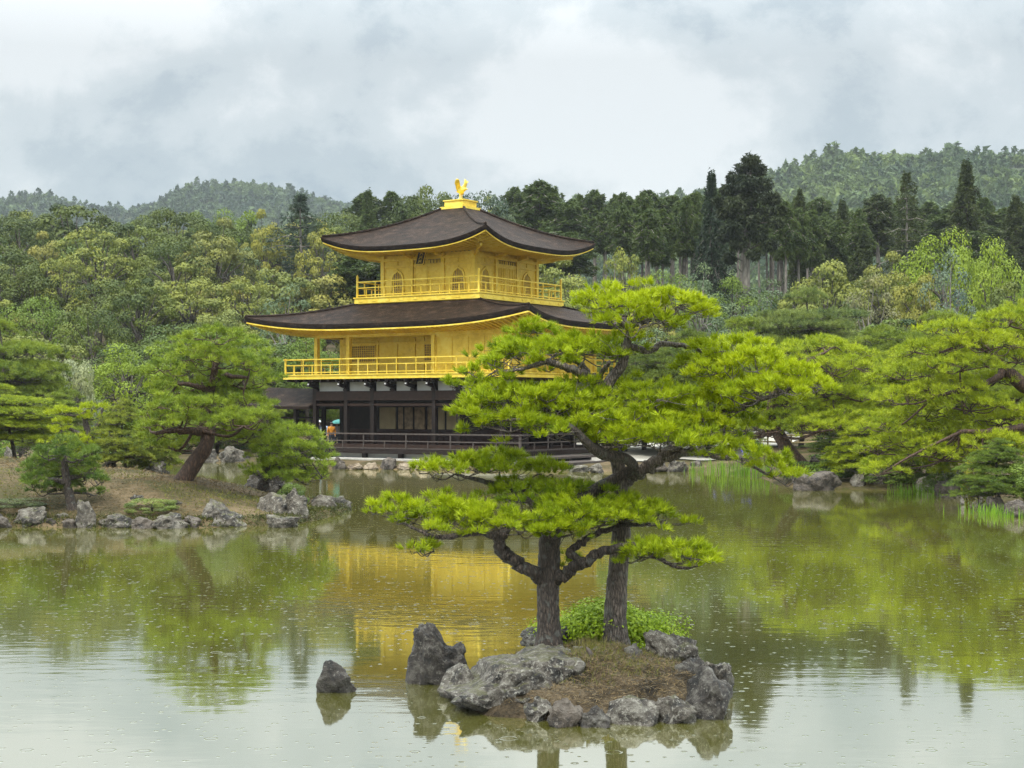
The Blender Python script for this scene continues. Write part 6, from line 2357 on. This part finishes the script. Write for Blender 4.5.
# snow-viewing lantern
p = W(36, 456, 58)
t = thing('stone_lantern', 'grey stone lantern with a broad cap on the left bank', 'lantern', (p.x, 58, gz(p.x, 58)))
m = MB()
m.lathe([(0.06, 0.40), (0.31, 0.44), (0.29, 0.50), (0.16, 0.60), (0.07, 0.66), (0.05, 0.67)], n=6)
m.lathe([(0.045, 0.67), (0.07, 0.72), (0.05, 0.78), (0.01, 0.83)], n=10)
m.build('cap', M_STONE, t, smooth=False)
m = MB()
for k in range(6):
    a = math.pi / 3 * k
    m.bar((0.14 * math.cos(a), 0.14 * math.sin(a), 0.20), (0.14 * math.cos(a), 0.14 * math.sin(a), 0.42), 0.05)
m.lathe([(0.11, 0.21), (0.11, 0.41)], n=6)
m.lathe([(0.20, 0.15), (0.22, 0.20), (0.15, 0.21)], n=6)
m.build('light_box', M_STONE, t)
for k in range(4):
    a = math.pi / 2 * k + 0.4
    m = MB()
    m.tube([(0.12 * math.cos(a), 0.12 * math.sin(a), 0.16), (0.22 * math.cos(a), 0.22 * math.sin(a), 0.06), (0.25 * math.cos(a), 0.25 * math.sin(a), -0.1)], [0.05, 0.045, 0.045], 6)
    m.build('leg', M_STONE, t)

# irises and reeds standing in the shallows
for i, (px, Y, n, h, lab) in enumerate([
    (700, 71.0, 60, 0.75, 'leftmost clump of iris leaves at the far waterline'),
    (722, 69.5, 110, 0.95, 'clump of iris leaves with blue flowers nearest the dark stones'),
    (742, 68.0, 120, 1.0, 'tall clump of iris leaves below the drooping pine bough'),
    (764, 66.5, 90, 0.95, 'right clump of iris leaves before the brown boulder'),
    (905, 54.2, 70, 0.55, 'reed clump in the water left of the leaning pale shore rock'),
    (918, 53.6, 60, 0.5, 'reed clump in the water under the leaning pale shore rock'),
    (938, 52.0, 60, 0.5, 'reed clump before the dark flat ledge'),
    (985, 43.8, 70, 0.42, 'short reed clump under the dark wet rock at the right'),
    (1000, 43.0, 70, 0.42, 'short reed clump below the tiered pine at the right'),
    (1018, 42.2, 70, 0.42, 'short reed clump at the right frame edge')]):
    X = (px - 512) / F * Y
    o = grass_tuft(X, Y, -0.05, n, h * 1.1, (0.165, 0.29, 0.02), lab, 300 + i, 'iris_clump' if i < 4 else 'reed_clump', 'water plant', spread=0.36, bend=0.25, w=0.03)
    if i in (1, 2):
        rg = np.random.default_rng(600 + i)
        fm = MB()
        for q in range(9):
            bx, by, bz = rg.normal(0, 0.34), rg.normal(0, 0.2), h * rg.uniform(0.95, 1.2)
            for kk in range(6):
                a = kk * math.pi / 3 + q
                d = Vector((math.cos(a), math.sin(a), -0.35 if kk % 2 else 0.7))
                sd = Vector((-math.sin(a), math.cos(a), 0)) * 0.035
                c = Vector((bx, by, bz))
                fm.add([c, c + d * 0.06 - sd, c + d * 0.13, c + d * 0.06 + sd], [(0, 1, 2, 3)])
        fl = fm.build('flowers', solid('iris_blue', (0.10, 0.09, 0.42), 0.6), o, fix=False)

# ------------------------------------------------------------------ visitors
SKIN = solid('skin', (0.48, 0.30, 0.21), 0.55, var=0.05)
HAIR = solid('black_hair', (0.015, 0.012, 0.010), 0.5, var=0.2)


def cloth(name, c):
    return solid(name, c, 0.85, var=0.1, scale=6.0)


def person(px, Y, label, shirt, trousers, hat=None, rot=0.0, armup=False, h=1.66):
    X = (px - 512) / F * Y
    t = thing('person', label, 'person', (X, Y, gz(X, Y) + 0.01), rot)
    s = h / 1.66
    J = {'pel': (0, 0, 0.88), 'wst': (0, 0, 1.02), 'spi': (0, 0, 1.08), 'che': (0, 0, 1.28), 'nec': (0, -0.01, 1.43), 'hd0': (0, -0.02, 1.50), 'hd1': (0, -0.03, 1.60),
         'shL': (-0.18, 0, 1.36), 'elL': (-0.23, 0.02, 1.10), 'waL': (-0.22, -0.06, 0.87), 'haL': (-0.215, -0.09, 0.79),
         'shR': (0.18, 0, 1.36), 'elR': (0.23, 0.02, 1.10), 'waR': (0.22, -0.06, 0.87), 'haR': (0.215, -0.09, 0.79),
         'hiL': (-0.09, 0, 0.84), 'knL': (-0.10, -0.02, 0.46), 'anL': (-0.10, 0.02, 0.08), 'toL': (-0.11, -0.13, 0.035),
         'hiR': (0.09, 0, 0.84), 'knR': (0.10, -0.02, 0.46), 'anR': (0.10, 0.02, 0.08), 'toR': (0.11, -0.13, 0.035)}
    if armup:
        J['elR'], J['waR'], J['haR'] = (0.25, -0.10, 1.18), (0.16, -0.24, 1.30), (0.14, -0.27, 1.36)
    Rr = {'pel': 0.13, 'wst': 0.118, 'spi': 0.12, 'che': 0.14, 'nec': 0.055, 'hd0': 0.075, 'hd1': 0.085, 'sh': 0.06, 'el': 0.042, 'wa': 0.03, 'ha': 0.035, 'hi': 0.085, 'kn': 0.058, 'an': 0.04, 'to': 0.035}
    E = [('pel', 'wst'), ('wst', 'spi'), ('spi', 'che'), ('che', 'nec'), ('nec', 'hd0'), ('hd0', 'hd1')]
    for q in 'LR':
        E += [('che', 'sh' + q), ('sh' + q, 'el' + q), ('el' + q, 'wa' + q), ('wa' + q, 'ha' + q), ('pel', 'hi' + q), ('hi' + q, 'kn' + q), ('kn' + q, 'an' + q), ('an' + q, 'to' + q)]

    def grow(name, edges, grow_r, mat, root):
        ks = [root] + [k for k in J if k != root and any(k in e for e in edges)]
        V = [tuple(c * s for c in J[k]) for k in ks]
        R = [(Rr.get(k, Rr.get(k[:2]))) * s + grow_r for k in ks]
        link(name, skin_mesh(name, V, [(ks.index(a), ks.index(b)) for a, b in edges], R, 1), mat, t)
    grow('body', E, 0.0, SKIN, 'pel')
    grow('shirt', [e for e in E if all(k[:2] in ('pe', 'ws', 'sp', 'ch', 'sh', 'el', 'ne') or (k[:2] == 'wa') for k in e)], 0.022, shirt, 'che')
    grow('trousers', [e for e in E if all(k[:2] in ('pe', 'ws', 'hi', 'kn', 'an') for k in e)], 0.018, trousers, 'pel')
    m = MB()
    m.lathe([(0.04, -0.02), (0.098, 0.0), (0.105, 0.05), (0.09, 0.10), (0.05, 0.125), (0.01, 0.13)], (0, 0.005, 1.575 * s), 12)
    m.build('hair', HAIR, t, smooth=True)
    m = MB()
    for x in (-0.032, 0.032):
        m.box(x - 0.012, x + 0.012, -0.125 * s, -0.108 * s, 1.575 * s, 1.588 * s)
    m.box(-0.022, 0.022, -0.118 * s, -0.10 * s, 1.51 * s, 1.518 * s)
    m.build('face_features', HAIR, t)
    for q in (-1, 1):
        m = MB()
        m.tube([(q * 0.10, 0.06, 0.035), (q * 0.10, 0.03, 0.06), (q * 0.105, -0.08, 0.045), (q * 0.11, -0.17, 0.03)], [0.035, 0.055, 0.048, 0.025], 8)
        m.build('shoe', HAIR, t, smooth=True)
    if hat is not None:
        m = MB()
        m.lathe([(0.20, 0.0), (0.205, 0.012), (0.115, 0.03), (0.11, 0.10), (0.08, 0.13), (0.01, 0.14)], (0, 0.0, 1.62 * s), 14)
        m.build('hat', hat, t, smooth=True)
    return t


W_WHITE, W_DARK, W_GREY = cloth('white_cloth', (0.72, 0.72, 0.72)), cloth('dark_cloth', (0.03, 0.035, 0.05)), cloth('grey_cloth', (0.35, 0.33, 0.36))
W_ORANGE, W_BLUE, W_TEAL = cloth('orange_cloth', (0.60, 0.25, 0.02)), cloth('pale_blue_cloth', (0.42, 0.52, 0.68)), cloth('teal_cloth', (0.06, 0.24, 0.22))
W_PINK = cloth('pink_cloth', (0.55, 0.36, 0.36))
person(331.5, 96.0, 'visitor in an orange jacket seen through the open left gallery', W_ORANGE, W_DARK, None, 0.3)
person(324.5, 96.6, 'visitor in a pale blue shirt left of the orange jacket', W_BLUE, W_DARK, None, -0.4)
person(319.0, 97.5, 'visitor in dark clothes with a white hat left of the pale blue shirt', W_DARK, W_DARK, W_WHITE, 0.2)
person(337.0, 96.6, 'visitor in grey holding the teal umbrella', W_GREY, W_DARK, None, 0.0, True)
person(857, 78, 'visitor in white hat and pinkish clothes behind the reddish bench', W_PINK, W_GREY, W_WHITE, 0.4)
person(864, 80, 'dark-haired visitor in black beside the white-hatted visitor', W_DARK, W_DARK, None, -0.5)
person(820, 86, 'visitor in a white shirt above the round clipped pine, left one', W_WHITE, W_DARK, None, 0.1)
person(828, 86.5, 'visitor in white shirt and white hat above the round clipped pine, right one', W_WHITE, W_GREY, W_WHITE, 0.6)

ux, uY = (337.0 - 512) / F * 96.6 + 0.14, 96.32
t = thing('umbrella', 'open teal umbrella over the visitors behind the left gallery', 'umbrella', (ux, uY, gz(ux, uY) + 1.1))
m = MB()
m.lathe([(0.50, 0.52), (0.44, 0.62), (0.30, 0.71), (0.12, 0.76), (0.01, 0.775), (0.02, 0.765), (0.30, 0.695), (0.44, 0.605), (0.495, 0.515)], n=8)
m.build('canopy', W_TEAL, t)
m = MB()
m.tube([(0, 0, 0.1), (0, 0, 0.84)], [0.012, 0.010], 6)
m.build('shaft', M_BLACK, t)

# ------------------------------------------------------------------ the air over the hills
m, tt, out = new_mat('haze_air')
pv = N(tt, 'ShaderNodeVolumePrincipled')
pv.inputs['Color'].default_value = (0.88, 0.94, 1.0, 1)
pv.inputs['Density'].default_value = 0.00014
pv.inputs['Anisotropy'].default_value = 0.1
tt.links.new(pv.outputs[0], out.inputs['Volume'])
mb = MB()
mb.box(-1000, 1000, -60, 1500, -3.5, 190)
hz_o = mb.build('haze', m)
hz_o['kind'] = 'stuff'
hz_o['label'] = 'thin pale blue haze over the garden and the hills'
